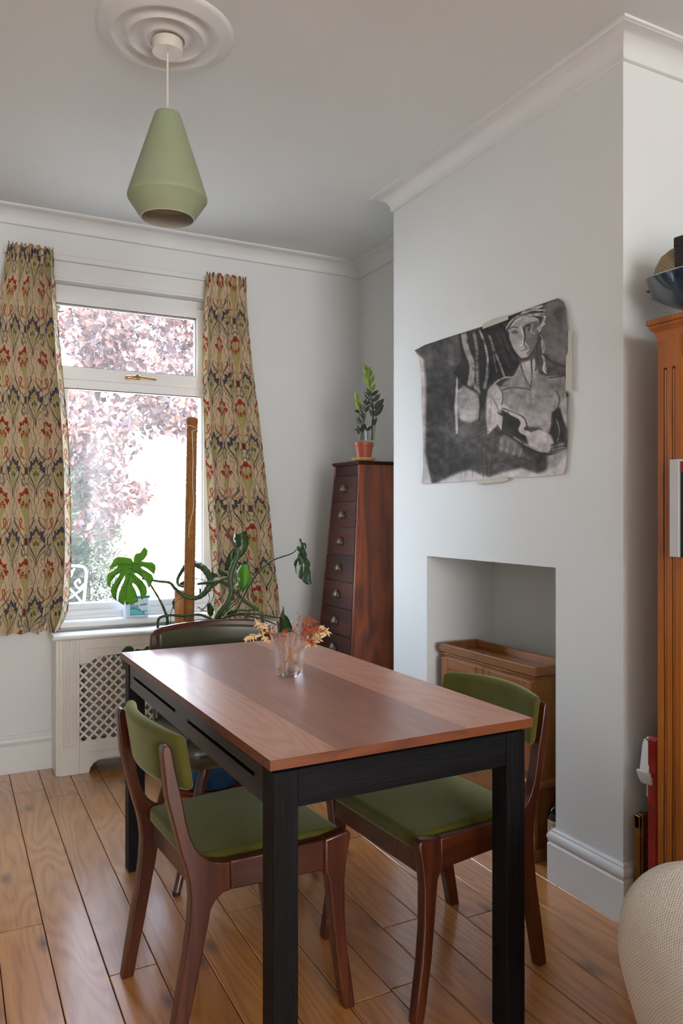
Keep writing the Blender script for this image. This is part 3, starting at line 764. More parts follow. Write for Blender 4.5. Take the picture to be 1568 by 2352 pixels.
def green_chair(label, loc, rz, group):
    t = thing('dining_chair', label, 'chair', loc, rz, group)
    for sg in (1, -1):
        fn = lambda p, q, hh: (p - S0, sg * (hw(p - S0) + hh), q)
        MB().prism(rear, fn, -.016, .016).build('leg', M['teak'], t, 50, bevel=.007, seg=3)
        MB().prism(railp, fn, -.0135, .0135).build('side_rail', M['teakx'], t, 50, bevel=.004, seg=2)
        MB().prism(front, fn, -.016, .016).build('leg', M['teak'], t, 50, bevel=.006, seg=3)
    w0 = hw(.085) - .014; w1 = hw(.42) - .014
    MB().box(.070, .090, -w0, w0, .345, .405, .003).build('back_rail', M['teakx'], t)
    MB().box(.408, .428, -w1, w1, .355, .425, .003).build('front_rail', M['teakx'], t)
    def sf(q):
        s = q.x + .245; k = (hw(s) - .018) / .20
        dome = .012 * max(0, 1 - (q.x / .19) ** 2) * max(0, 1 - (q.y / .2) ** 2) if q.z > 0 else 0
        return Vector((s, q.y * k, .428 + q.z + dome))
    rbox(.375, .40, .042, .011, 5, 8, sf).build('seat', M['velvet'], t, 60)
    def bf(q):
        a = q.y / .205
        x = .028 - .040 * (1 - a * a) - .16 * q.z + q.x * (1 - .25 * a * a)
        return Vector((x, q.y, .675 + q.z * (1 - .10 * a * a) + .004 * (1 - a * a)))
    rbox(.036, .412, .142, .017, 5, 14, bf).build('backrest', M['velvet'], t, 60)
    return t
green_chair('green velvet dining chair with its back to the camera, left of the table', (.4585, 1.935, 0), math.radians(3.5), 'green velvet dining chairs')
green_chair('green velvet dining chair facing the camera right of the table, before the oak cabinet', (1.4635, 1.849, 0), math.radians(183.2), 'green velvet dining chairs')

# ================================================================== END CHAIR (vinyl)
ec = thing('dining_chair', 'wood framed chair with olive vinyl back and seat at the far end of the table', 'chair', (.947, 2.74, 0), 0)
def bx(a): return Vector((.232 * a, .19 + .045 * (1 - a * a), 0))          # backrest curve in plan
pts = [bx(-1) + Vector((.004, -.02, .56)), bx(-1) + Vector((.002, -.008, .64)), bx(-1) + Vector((0, 0, .735))] + [bx(-1) + Vector((.001, 0, .76)), bx(-.985) + Vector((0, 0, .780)), bx(-.94) + Vector((0, 0, .790))]
mid = [bx(a) + Vector((0, 0, .790 + .017 * (1 - a * a) ** .7)) for a in np.linspace(-.85, .85, 18)]
path = pts + mid + [Vector((-p.x, p.y, p.z)) for p in reversed(pts)]
m = MB(); P = [Vector(p) for p in path]; vs = []; fs = []
for i, p in enumerate(P):
    tt = (P[min(i + 1, len(P) - 1)] - P[max(i - 1, 0)]).normalized(); yv = Vector((0, 1, 0)); nn = tt.cross(yv).normalized()
    for (a, b) in ((-.013, -.011), (.013, -.011), (.013, .011), (-.013, .011)): vs.append(p + nn * a + yv * b)
for i in range(len(P) - 1):
    for k in range(4): fs.append((i * 4 + k, i * 4 + (k + 1) % 4, (i + 1) * 4 + (k + 1) % 4, (i + 1) * 4 + k))
fs += [(3, 2, 1, 0), tuple(len(P) * 4 - 4 + k for k in range(4))]
m.add(vs, fs).build('backrest_frame', M['teakx'], ec, 50, bevel=.004)
def vb(q):
    a = q.x / .232; p = bx(a)
    return Vector((q.x, p.y + q.y - .11 * max(0, .62 - (.62 + q.z)) * 1.0, .625 + q.z + .016 * (1 - a * a) * (q.z > 0)))
rbox(.43, .036, .33, .045, 6, 12, lambda q: vb(Vector((q.x * (1 + .10 * (q.z < 0) * min(1, -q.z / .1)), q.y, q.z)))).build('backrest', M['vinyl'], ec, 60)
def vseat(q):
    dip = .022 * max(0, 1 - (q.x / .17) ** 2) * max(0, 1 - (q.y / .17) ** 2) if q.z > 0 else -.008
    return Vector((q.x * (1 + .05 * (-q.y)), q.y + .015, .428 + q.z - dip))
rbox(.475, .50, .125, .06, 8, 10, vseat).build('seat', M['vinyl'], ec, 60)
for sx in (-1, 1):
    MB().tube([(sx * .135, -.150, .375), (sx * .20, -.198, .19), (sx * .262, -.245, .004)], [.0185, .016, .0125], 12).build('leg', M['teak'], ec, 60)
    MB().tube([(sx * .150, .12, .375), (sx * .19, .19, .19), (sx * .225, .25, .004)], [.0185, .016, .0125], 12).build('leg', M['teak'], ec, 60)
    for (x, y) in ((.262, -.245), (.225, .25)):
        MB().lathe([(.013, 0), (.014, .012), (0, .012)], 12, (sx * x, y, 0)).build('foot_glide', M['black_card'], ec)

# ================================================================== TAPERED CHEST OF DRAWERS
ch = thing('chest_of_drawers', 'tall tapering dark wood chest of small drawers in the alcove', 'chest of drawers', (0, 0, 0))
ZT = 1.487; YCc = 3.541; XBK = 2.185
def cfx(z): return 1.862 - .0787 * (ZT - z)                 # front face
def chw(z): return .138 + .0614 * (ZT - z)                   # half width
def hexa(name, z0, z1, a0, a1, d0, d1, mat, par, bev=.0015, fr=None):
    """slab on the leaning front face: a = fraction of half width, d = depth in front of the face"""
    vs = []
    for z in (z0, z1):
        for dd in (d0, d1):
            for a in (a0, a1): vs.append((cfx(z) - dd, YCc + a(z), z))
    return MB().add(vs, [(0, 1, 3, 2), (4, 6, 7, 5), (0, 4, 5, 1), (2, 3, 7, 6), (0, 2, 6, 4), (1, 5, 7, 3)]).build(name, mat, par, 30, bevel=bev)
for sg in (-1, 1):
    vs = []
    for z in (.06, ZT):
        for x in (cfx(z), XBK):
            for w in (0, -.018): vs.append((x, YCc + sg * (chw(z) + w), z))
    MB().add(vs, [(0, 1, 3, 2), (4, 6, 7, 5), (0, 4, 5, 1), (2, 3, 7, 6), (0, 2, 6, 4), (1, 5, 7, 3)]).build('side_panel', M['mahogside'], ch, 30, bevel=.002)
hexa('carcass', .06, ZT, lambda z: -(chw(z) - .012), lambda z: chw(z) - .012, -.26, -.012, M['dark'], ch, 0)
hexa('frieze', 1.435, ZT, lambda z: -(chw(z) - .014), lambda z: chw(z) - .014, -.02, -.004, M['mahog'], ch)
hexa('plinth', 0, .075, lambda z: -(chw(z) + .006), lambda z: chw(z) + .006, -.30, .008, M['mahog'], ch, .004)
nd = 10; zt = 1.431; dh = .1345
for i in range(nd):
    z1 = zt - i * dh; z0 = z1 - dh + .006
    d = hexa('drawer', z0, z1, lambda z: -(chw(z) - .015), lambda z: chw(z) - .015, -.03, .003, M['mahog'], ch, .002)
    zc = (z0 + z1) / 2; m = MB()
    vs = []; fs = []
    for a in range(9):
        for b in range(6):
            th = PI * a / 8; ph = PI / 2 * b / 5
            vs.append((-.021 * math.sin(th) ** .6 * math.sin(ph), -.031 * math.cos(th), -.014 + .038 * math.sin(th) * math.cos(ph)))
    for a in range(8):
        for b in range(5): fs.append((a * 6 + b, a * 6 + b + 1, (a + 1) * 6 + b + 1, (a + 1) * 6 + b))
    m.add(vs, fs)
    h_ = m.build('cup_handle', M['brass'], d, 60); h_.location = (cfx(zc) - .0035, YCc, zc)
    sm = h_.modifiers.new('t', 'SOLIDIFY'); sm.thickness = .002
tp = [(0, 0), (.004, 0), (.004, .004), (.010, .007), (.013, .012), (.013, .016), (.009, .018), (0, .018)]
m = MB(); hwT = chw(ZT); m.box(cfx(ZT) - .012, XBK, YCc - hwT - .012, YCc + hwT + .012, ZT + .006, ZT + .018, .004); m.box(cfx(ZT) - .005, XBK, YCc - hwT - .005, YCc + hwT + .005, ZT, ZT + .007, .001)
m.build('top', M['mahog'], ch)

# ---- ZZ plant on a yellow saucer
zp = AD(835, 1054, 3.92); zp.z = ZT + .018
sc = MB().lathe([(0, .0), (.040, 0), (.050, .004), (.062, .012), (.0635, .015), (.060, .0155), (.048, .008), (0, .006)], 48).build('saucer', M['saucer_y'], None, 50); sc.location = zp
tag(sc, 'yellow glazed saucer under the small potted plant on the tall chest', 'saucer')
zz = thing('potted_plant', 'small upright glossy plant in a terracotta pot on the tall chest', 'plant', (zp.x, zp.y, zp.z + .0085))
MB().lathe([(0, 0), (.036, 0), (.047, .066), (.0505, .068), (.0505, .084), (.048, .085), (.0455, .084), (.044, .07), (0, .07)], 48).build('pot', M['terra'], zz, 40)
MB().lathe([(0, .004), (.02, .003), (.043, 0)], 24).build('soil', M['soil'], zz).location = (0, 0, .074)
pxs = 3.92 / FPX
def zpt(X, Y, dz=0):   # zoom coordinates of the plant -> place in its own upright plane
    u, v = 780 + X / 9.408, 820 + Y / 9.408
    p = AD(u, v, 3.92) - Vector(zz.location); p.z -= .0; p += _fw * dz; return p
def leafblade(mb, a, b, w, side=None, fold=.25, bend=.0, n=6):
    a = Vector(a); b = Vector(b); d = b - a; L = d.length; t = d.normalized()
    s = side if side is not None else t.cross(-_fw).normalized()
    nn = s.cross(t).normalized(); vs = []; fs = []
    for i in range(n + 1):
        f = i / n; ww = w * (math.sin(PI * min(1, f * 1.02) ** .85)) ** .8 if 0 < f < 1 else 0.0004
        c = a + d * f + nn * bend * math.sin(PI * f)
        vs += [c - s * ww + nn * fold * ww, c, c + s * ww + nn * fold * ww]
    for i in range(n):
        for k in (0, 1): fs.append((i * 3 + k, i * 3 + k + 1, i * 3 + 4 + k, i * 3 + 3 + k))
    mb.add(vs, fs)
def stalk(pts, r0, r1, mat, dz): 
    P = spline([zpt(x, y, dz) for x, y in pts], 4); n = len(P) - 1
    MB().tube(P, [r0 + (r1 - r0) * i / n for i in range(n + 1)], 8).build('stalk', mat, zz, 60)
stalk([(690, 1800), (705, 1500), (720, 1250), (705, 950), (680, 770), (640, 520), (610, 300), (580, 200)], .0055, .0018, M['stem'], 0)
stalk([(500, 1800), (505, 1500), (560, 1200), (580, 1050)], .004, .002, M['stem'], -.012)
stalk([(460, 1800), (470, 1500), (440, 1150), (380, 900), (345, 760)], .003, .0015, M['stem'], .01)
stalk([(730, 1780), (770, 1450), (810, 1100)], .003, .0015, M['leaf_l'], .015)
stalk([(600, 1790), (595, 1600), (570, 1540)], .002, .001, M['stem'], -.01)
zl = [(640, 460, 500, 250, 0, 1), (615, 380, 510, 330, 0, 1), (640, 590, 500, 430, 0, 1), (590, 330, 540, 150, .004, 1), (620, 330, 660, 205, 0, 1), (640, 440, 700, 285, 0, 1), (660, 580, 745, 395, 0, 1), (600, 300, 560, 170, 0, 1), (635, 470, 620, 250, -.004, 1),
      (685, 750, 580, 590, -.004, 1), (690, 740, 768, 580, 0, 1), (680, 840, 570, 690, -.006, 0), (685, 850, 835, 725, -.008, 0), (715, 975, 875, 805, -.004, 0), (670, 930, 515, 755, -.006, 0), (700, 950, 640, 930, -.01, 0),
      (720, 1120, 640, 960, 0, 0), (735, 1120, 962, 905, .006, 0), (735, 1280, 950, 1025, 0, 0), (715, 1290, 640, 1120, 0, 0), (690, 1500, 805, 1320, -.008, 0), (720, 1460, 700, 1340, 0, 0),
      (580, 1060, 500, 950, -.014, 0), (590, 1050, 640, 930, -.016, 0), (560, 1200, 460, 1030, -.016, 0), (560, 1200, 640, 1050, -.018, 0), (540, 1050, 570, 910, -.014, 0), (525, 1330, 410, 1140, -.014, 0), (510, 1420, 420, 1210, -.012, 0), (440, 1190, 315, 1155, .008, 0),
      (380, 1000, 335, 740, .01, 1), (440, 1170, 330, 920, .01, 1), (430, 1150, 400, 900, .012, 1), (470, 1450, 355, 1295, .01, 0), (450, 1620, 375, 1480, 0, 0), (450, 1600, 310, 1560, 0, 0), (440, 1660, 360, 1620, 0, 0),
      (505, 1440, 580, 1590, -.016, 0), (500, 1460, 480, 1660, -.012, 0), (590, 1600, 700, 1490, -.016, 0), (600, 1590, 540, 1530, -.014, 0), (780, 1290, 825, 1060, .015, 1)]
for (x0, y0, x1, y1, dz, lt) in zl:
    m = MB(); L = math.hypot(x1 - x0, y1 - y0) / 9.408 * pxs
    leafblade(m, zpt(x0, y0, dz), zpt(x1, y1, dz - .01), L * (.21 if L > .02 else .26), fold=.3)
    m.build('leaf', M['leaf_l'] if lt else M['leaf_d'], zz, 60)
m = MB(); a = zpt(560, 1480, .01); b = zpt(575, 1800, .01); m.box(-.007, .007, -.0006, .0006, 0, (a - b).length)
pt = m.build('plant_tag', M['label_w'], zz); pt.location = b; pt.rotation_euler = (0, math.radians(-2), -YAW)

# ================================================================== CHARCOAL DRAWING
def drawing():
    n = 784; k = .5
    yy, xx = np.mgrid[0:n, 0:n].astype(np.float32); X = xx / k; Y = yy / k
    rs = np.random.RandomState(4)
    def nz(sc, o=4, sx=1.0):
        out = np.zeros((n, n), np.float32); amp = 1
        for i in range(o):
            c = max(2, int(sc * 2 ** i)); cx_ = max(2, int(c * sx)); r = rs.rand(c + 2, cx_ + 2)
            gy = np.linspace(0, c, n); gx = np.linspace(0, cx_, n); iy = gy.astype(int); ix = gx.astype(int); fy_ = (gy - iy)[:, None]; fx_ = (gx - ix)[None]
            fy_ = fy_ * fy_ * (3 - 2 * fy_); fx_ = fx_ * fx_ * (3 - 2 * fx_)
            a = r[iy][:, ix] * (1 - fx_) + r[iy][:, ix + 1] * fx_; b = r[iy + 1][:, ix] * (1 - fx_) + r[iy + 1][:, ix + 1] * fx_
            out += amp * (a * (1 - fy_) + b * fy_ - .5); amp *= .55
        return out
    grain = nz(40, 4); blot = nz(6, 4); vert = nz(6, 4, 8)
    img = 54 + 30 * blot + 26 * grain + 8 * vert
    def blur(m, r):
        for _ in range(2):
            c = np.cumsum(np.pad(m, ((r + 1, r), (0, 0)), 'edge'), 0); m = (c[2 * r + 1:] - c[:-2 * r - 1]) / (2 * r + 1)
            c = np.cumsum(np.pad(m, ((0, 0), (r + 1, r)), 'edge'), 1); m = (c[:, 2 * r + 1:] - c[:, :-2 * r - 1]) / (2 * r + 1)
        return m
    def poly(pts, val, fe=3, al=.9, gr=26):
        nonlocal img
        ins = np.zeros((n, n), bool); q = pts[-1]
        for p in pts:
            c = ((p[1] > Y) != (q[1] > Y))
            with np.errstate(divide='ignore', invalid='ignore'):
                ins ^= c & (X < (q[0] - p[0]) * (Y - p[1]) / (q[1] - p[1] + 1e-9) + p[0])
            q = p
        m = blur(ins.astype(np.float32), max(1, int(fe * .45))) * al
        img = img * (1 - m) + (val + gr * grain + 14 * blot) * m
    def stroke(pts, w, val, al=.85, sm=True):
        nonlocal img
        P = [(p.x, p.y) for p in spline([(a, b, 0) for a, b in pts], 6)] if sm else pts
        for (ax, ay), (bx_, by) in zip(P[:-1], P[1:]):
            x0 = max(0, int((min(ax, bx_) - w * 2) * k)); x1 = min(n, int((max(ax, bx_) + w * 2) * k) + 2); y0 = max(0, int((min(ay, by) - w * 2) * k)); y1 = min(n, int((max(ay, by) + w * 2) * k) + 2)
            if x1 <= x0 or y1 <= y0: continue
            xs = X[y0:y1, x0:x1]; ys = Y[y0:y1, x0:x1]; dx, dy = bx_ - ax, by - ay
            t = np.clip(((xs - ax) * dx + (ys - ay) * dy) / (dx * dx + dy * dy + 1e-9), 0, 1)
            d = np.hypot(xs - ax - t * dx, ys - ay - t * dy); m = np.clip((w - d) / (w * .5) + .3, 0, 1) * al * (d < w) * np.clip(.75 + grain[y0:y1, x0:x1], .3, 1)
            img[y0:y1, x0:x1] = img[y0:y1, x0:x1] * (1 - m) + val * m
    # lighter ragged borders of the sheet
    poly([(150, 430), (240, 520), (262, 700), (262, 1000), (250, 1180), (270, 1330), (290, 1430), (180, 1440), (200, 900)], 176, 7, .8)
    poly([(260, 1440), (460, 1340), (560, 1310), (700, 1370), (800, 1330), (930, 1300), (1050, 1340), (1180, 1290), (1290, 1180), (1290, 1400), (800, 1440)], 178, 12, .9)
    poly([(1120, 1210), (1270, 1160), (1275, 1340), (1120, 1340)], 170, 12, .7)
    # black curtain and folds
    poly([(480, 330), (560, 320), (660, 290), (810, 280), (840, 350), (900, 480), (920, 560), (830, 640), (700, 700), (660, 860), (620, 900), (610, 740), (500, 690), (440, 620), (500, 520)], 30, 5, .92, 14)
    for pts, w, v in (([(515, 325), (535, 440), (572, 540), (575, 620), (560, 700)], 22, 128), ([(590, 330), (610, 450), (612, 640), (625, 770)], 13, 104), ([(630, 310), (665, 400), (688, 520), (682, 620), (672, 720)], 9, 140), ([(700, 350), (740, 460), (780, 560), (810, 640)], 9, 112), ([(720, 420), (740, 540), (755, 610)], 6, 90), ([(560, 640), (600, 720), (620, 750)], 16, 110), ([(690, 600), (680, 660), (665, 720)], 14, 96), ([(800, 330), (840, 440), (890, 520)], 12, 52), ([(760, 330), (800, 460), (850, 570)], 16, 44)): stroke(pts, w, v, .8)
    # pale stool and slat
    poly([(470, 745), (515, 705), (560, 735), (620, 775), (632, 860), (622, 940), (580, 970), (520, 965), (480, 940), (472, 850)], 128, 8, .9, 40); poly([(490, 880), (610, 880), (600, 960), (500, 955)], 160, 14, .7)
    poly([(466, 640), (474, 660), (472, 1055), (460, 1055), (448, 860)], 158, 2, .9)
    stroke([(505, 690), (560, 720), (628, 770), (635, 880), (628, 960)], 5, 26)
    # background right of the head
    poly([(1100, 120), (1200, 80), (1265, 160), (1270, 480), (1250, 560), (1150, 520), (1090, 430), (1070, 260)], 84, 8, .9, 18); poly([(1160, 150), (1240, 140), (1230, 250), (1180, 240)], 46, 14, .7)
    # body
    poly([(920, 560), (1030, 510), (1060, 620), (1120, 640), (1240, 640), (1262, 800), (1210, 860), (1180, 930), (1120, 1060), (1060, 1010), (960, 1000), (900, 920), (800, 860), (770, 760), (800, 690), (880, 640)], 118, 6, .95, 34)
    poly([(820, 830), (960, 860), (1100, 900), (1180, 880), (1160, 960), (1060, 1000), (960, 960)], 134, 16, .7); poly([(1040, 640), (1230, 650), (1230, 720), (1060, 740)], 96, 14, .7)
    poly([(930, 540), (1030, 520), (1040, 640), (1000, 720), (950, 640)], 142, 6, .85, 30)
    # upper arm and cuff
    poly([(690, 740), (740, 690), (790, 720), (800, 830), (770, 960), (755, 1000), (690, 1060), (680, 960), (678, 850)], 158, 5, .9, 44)
    stroke([(690, 760), (740, 690), (810, 650), (880, 640), (925, 560)], 7, 130); stroke([(760, 700), (800, 770), (790, 860)], 5, 46); stroke([(800, 740), (880, 720), (1000, 735)], 6, 58); stroke([(700, 770), (745, 830), (775, 900)], 4, 70); stroke([(715, 800), (710, 960)], 3, 90)
    # lap, folded arm, forearm
    poly([(760, 900), (830, 910), (930, 950), (960, 1020), (1030, 1060), (1000, 1120), (900, 1080), (790, 1030)], 40, 6, .9, 14)
    stroke([(800, 860), (860, 900), (925, 935), (945, 980), (930, 1030), (985, 1055)], 20, 156, .85); stroke([(800, 870), (880, 900), (950, 940), (975, 1010)], 5, 40)
    poly([(750, 900), (800, 930), (790, 1030), (760, 980)], 164, 4, .9)
    poly([(960, 1060), (1060, 1020), (1140, 1060), (1165, 1120), (1130, 1190), (1060, 1185), (990, 1150)], 150, 5, .95, 36)
    stroke([(790, 1040), (880, 1090), (960, 1150), (1060, 1190), (1150, 1200), (1240, 1150), (1265, 1090)], 6, 34); stroke([(880, 1080), (960, 1130), (1050, 1170)], 9, 120, .6)
    poly([(1150, 900), (1200, 860), (1262, 1030), (1240, 1110), (1180, 1120), (1140, 1040)], 32, 5, .92, 12); stroke([(1180, 940), (1205, 1030), (1190, 1110)], 5, 108)
    poly([(1205, 850), (1270, 780), (1270, 1010), (1240, 960)], 146, 5, .85, 30); poly([(1140, 1130), (1250, 1110), (1240, 1170), (1150, 1190)], 70, 5, .8)
    for q in ((1145, 1150, 1240, 1125), (1150, 1170, 1250, 1150), (1160, 1185, 1240, 1170)): stroke([(q[0], q[1]), (q[2], q[3])], 4, 140, .7)
    poly([(780, 1070), (830, 1070), (900, 1120), (960, 1200), (1010, 1240), (940, 1220), (880, 1200), (800, 1180), (765, 1160)], 112, 10, .75, 40)
    for q in range(7): stroke([(790 + q * 24, 1090 + q * 10), (785 + q * 22, 1175 + q * 8)], 4, 60 if q % 2 else 150, .6)
    # head
    poly([(840, 300), (900, 210), (1000, 190), (1060, 230), (1070, 330), (1040, 420), (980, 500), (930, 512), (880, 450), (845, 370)], 138, 4, .95, 30)
    poly([(930, 290), (990, 250), (1060, 240), (1070, 330), (1040, 430), (980, 500), (955, 420), (960, 360)], 78, 6, .8, 24)
    for pts in ([(820, 300), (860, 240), (930, 195), (1000, 170), (1090, 130)], [(830, 320), (880, 250), (950, 215), (1040, 200), (1110, 210)], [(930, 190), (1010, 165), (1105, 165)], [(940, 180), (1010, 150), (1090, 135)], [(1050, 300), (1090, 250), (1105, 210)], [(1060, 330), (1080, 280), (1100, 260)], [(990, 195), (1060, 190), (1100, 190)]): stroke(pts, 7, 156, .8)
    for pts in ([(835, 290), (870, 245), (920, 210)], [(900, 200), (840, 300)], [(1000, 190), (1060, 220), (1090, 200)], [(960, 205), (1050, 215), (1090, 240)]): stroke(pts, 4, 50, .7)
    stroke([(845, 300), (870, 285), (905, 290)], 5, 52); stroke([(862, 325), (885, 312), (908, 322), (885, 332), (862, 325)], 4, 40); stroke([(878, 318), (892, 322)], 6, 40)
    stroke([(960, 280), (985, 270), (1000, 280), (985, 310)], 6, 30); stroke([(930, 285), (945, 340), (945, 400), (925, 420)], 7, 168); stroke([(952, 290), (958, 360), (952, 410)], 6, 30)
    stroke([(1010, 270), (1005, 320), (1030, 330)], 10, 120, .7)
    stroke([(925, 462), (950, 445), (985, 440), (970, 462), (930, 468)], 6, 150); stroke([(930, 460), (985, 436)], 3, 40); stroke([(960, 400), (985, 430)], 8, 150, .7)
    stroke([(838, 330), (850, 400), (890, 470), (940, 515), (990, 500), (1050, 390), (1065, 320)], 4, 38)
    # hair falling at the right, neck lines
    for pts, v in (([(1060, 330), (1045, 450), (1050, 560)], 40), ([(1080, 380), (1090, 480), (1105, 600)], 140), ([(1070, 340), (1100, 430), (1080, 500)], 120), ([(1035, 440), (1040, 560), (1035, 600)], 60), ([(1090, 480), (1140, 530), (1240, 570)], 36), ([(1100, 540), (1090, 590), (1110, 620)], 160), ([(1005, 520), (1010, 640), (1000, 720)], 40), ([(930, 560), (960, 650), (1000, 720)], 60)): stroke(pts, 7, v, .8)
    stroke([(1130, 650), (1240, 640)], 5, 44); stroke([(1180, 740), (1205, 800), (1195, 860)], 5, 50); stroke([(1235, 640), (1255, 700), (1240, 800)], 6, 150)
    for q in range(14):
        x = 300 + q * 32 + rs.uniform(-12, 12); stroke([(x, 1130 + rs.uniform(-60, 60)), (x + rs.uniform(-20, 20), 1370 + rs.uniform(-30, 20))], 3, 34, .5)
    for q in ((260, 990, 400, 1150), (260, 930, 420, 1140), (480, 1100, 700, 1010), (430, 1150, 700, 1030), (480, 1300, 900, 1240), (300, 760, 460, 700), (350, 660, 460, 620)): stroke([(q[0], q[1]), (q[2], q[3])], 4, 36, .55)
    img = np.clip(img, 14, 205)
    return img
dimg = drawing()
XW = XCH - .004
Lc = [(175, 455), (205, 500), (228, 600), (240, 750), (246, 1000), (236, 1290), (220, 1415)]
Rc = [(1197, 78), (1238, 108), (1258, 160), (1268, 260), (1275, 330), (1270, 450), (1256, 500), (1251, 600), (1250, 740), (1276, 770), (1272, 1040), (1264, 1180), (1252, 1310), (1235, 1347)]
Tc = [(175, 455), (240, 415), (420, 355), (655, 280), (900, 185), (1197, 78)]
Bc = [(220, 1415), (500, 1398), (800, 1372), (1000, 1365), (1235, 1347)]
def res(c, n):
    c = np.array(c, float); d = np.r_[0, np.cumsum(np.hypot(*np.diff(c, axis=0).T))]; t = np.linspace(0, d[-1], n)
    return np.stack([np.interp(t, d, c[:, 0]), np.interp(t, d, c[:, 1])], -1)
nv, nu = 430, 380
L_, R_, T_, B_ = res(Lc, nv), res(Rc, nv), res(Tc, nu), res(Bc, nu)
s = np.linspace(0, 1, nu)[None, :, None]; t = np.linspace(0, 1, nv)[:, None, None]
Q = (1 - s) * L_[:, None] + s * R_[:, None] + (1 - t) * T_[None] + t * B_[None] - ((1 - s) * (1 - t) * T_[0] + s * (1 - t) * T_[-1] + (1 - s) * t * B_[0] + s * t * B_[-1])
uu = 900 + Q[..., 0] / 3.136; vv = 660 + Q[..., 1] / 3.136
a = (uu - CX) / FPX; rx = _fw.x + _rt.x * a; ry = _fw.y + _rt.y * a; kx = XW / rx
cu = (1 - s[..., 0]) ; tt = t[..., 0]
lift = .018 * np.clip(1 - s[..., 0] / .10, 0, 1) ** 2 * (.3 + .7 * np.abs(np.sin(3.0 * tt + .3))) + .006 * np.clip((s[..., 0] - .93) / .07, 0, 1) ** 2 * (np.sin(7 * tt) ** 2) + .0012 * (1 + np.sin(9 * s[..., 0] + 5 * tt))
P = np.stack([np.broadcast_to(XW - lift, uu.shape), ry * kx, HC + (CY - vv) / FPX * kx], -1)
gi = dimg[np.clip((Q[..., 1] * .5).astype(int), 0, 783), np.clip((Q[..., 0] * .5).astype(int), 0, 783)] / 255.0
gl = np.where(gi <= .04045, gi / 12.92, ((gi + .055) / 1.055) ** 2.4)
cols = np.stack([gl * 1.04, gl * .97, gl * .95], -1)
dr = thing('charcoal_drawing', 'large unframed charcoal drawing of a seated figure taped to the chimney breast', 'drawing', (XW, 2.38, 1.66))
me = gridmesh(P - np.array([XW, 2.38, 1.66]), np.clip(cols * 1.7, 0, .85)); me.name = 'sheet'; sheet = link('sheet', me, M['charcoal'], dr, 0); me.polygons.foreach_set('use_smooth', [True] * len(me.polygons))
for pg in ([(652, 268), (655, 300), (838, 232), (835, 198), (740, 225)], [(1268, 320), (1296, 318), (1292, 755), (1252, 745), (1254, 500), (1268, 470)], [(612, 1382), (616, 1420), (795, 1404), (840, 1388), (832, 1360)]):
    m = MB(); pp = [AX(900 + x / 3.136, 660 + y / 3.136, XW - .004) - Vector(dr.location) for x, y in pg]
    q = [Vector((XW - .0155 - dr.location.x + .010, p.y, p.z)) for p in pp]
    n = len(q); m.add([p + Vector((.0012, 0, 0)) for p in q] + q, [tuple(range(n)), tuple(range(2 * n - 1, n - 1, -1))] + [(i, (i + 1) % n, n + (i + 1) % n, n + i) for i in range(n)])
    m.build('tape', M['tape'], dr, 0)

# ================================================================== OAK CABINET IN THE NICHE
oc = thing('oak_cabinet', 'small oak cabinet with an open tray top standing in the fireplace niche', 'cabinet', (1.885, 2.145, 0))
D_, Wc = .205, .605
zr = .692; rh = .034
m = MB(); m.box(.015, D_ - .001, .018, Wc - .018, .03, zr - rh - .003, .002); m.build('carcass', M['oakz'], oc)
for (x0, x1, y0, y1, nm) in ((0, .022, 0, Wc, 'tray_rim'), (D_ - .018, D_, 0, Wc, 'tray_rim'), (.022, D_ - .018, 0, .022, 'tray_rim'), (.022, D_ - .018, Wc - .022, Wc, 'tray_rim')):
    MB().box(x0, x1, y0, y1, zr - rh, zr, .003).build(nm, M['oak'], oc)
MB().box(.02, D_ - .016, .02, Wc - .02, zr - rh - .03, zr - rh + .002, 0).build('tray_floor', M['oak'], oc)
MB().box(-.004 + .010, D_ - .002, .010, Wc - .010, zr - rh - .012, zr - rh - .002, .003).build('cornice_bead', M['oak'], oc)
for y0 in (.024, Wc / 2 + .002):
    y1 = y0 + Wc / 2 - .026
    m = MB(); m.box(.006, .018, y0, y1, .31, .635, .002); dd = m.build('door', M['oakz'], oc)
    MB().box(.001, .008, y0 + .0, y0 + .042, .31, .635, .002).build('stile', M['oakz'], dd); MB().box(.001, .008, y1 - .042, y1, .31, .635, .002).build('stile', M['oakz'], dd)
    MB().box(.001, .008, y0 + .042, y1 - .042, .590, .635, .002).build('rail', M['oak'], dd); MB().box(.001, .008, y0 + .042, y1 - .042, .31, .355, .002).build('rail', M['oak'], dd)
MB().box(-.006, D_, -.008, Wc + .008, .252, .280, .006).build('waist_moulding', M['oak'], oc)
MB().box(.0, .016, .0, Wc, .03, .25, .002).build('lower_panel', M['oak'], oc)
MB().box(-.012, D_, -.010, Wc + .010, 0, .04, .004).build('plinth', M['oak'], oc)
bt = thing('bottle', 'dark glass bottle with a cream label beside the oak cabinet', 'bottle', (1.942, 2.086, 0))
MB().lathe([(0, 0), (.035, 0), (.037, .004), (.037, .175), (.034, .192), (.022, .208), (.0145, .218), (.014, .236), (.016, .238), (.016, .248), (0, .250)], 32).build('glass', M['bottle'], bt, 50)
m = MB(); vs = []; fs = []
for i in range(19):
    a_ = math.radians(130 + i * 10)
    for z in (.085, .165): vs.append((.0376 * math.cos(a_), .0376 * math.sin(a_), z))
for i in range(18): fs.append((i * 2, i * 2 + 2, i * 2 + 3, i * 2 + 1))
lb = m.add(vs, fs).build('label', M['label_c'], bt, 60)
m = MB()
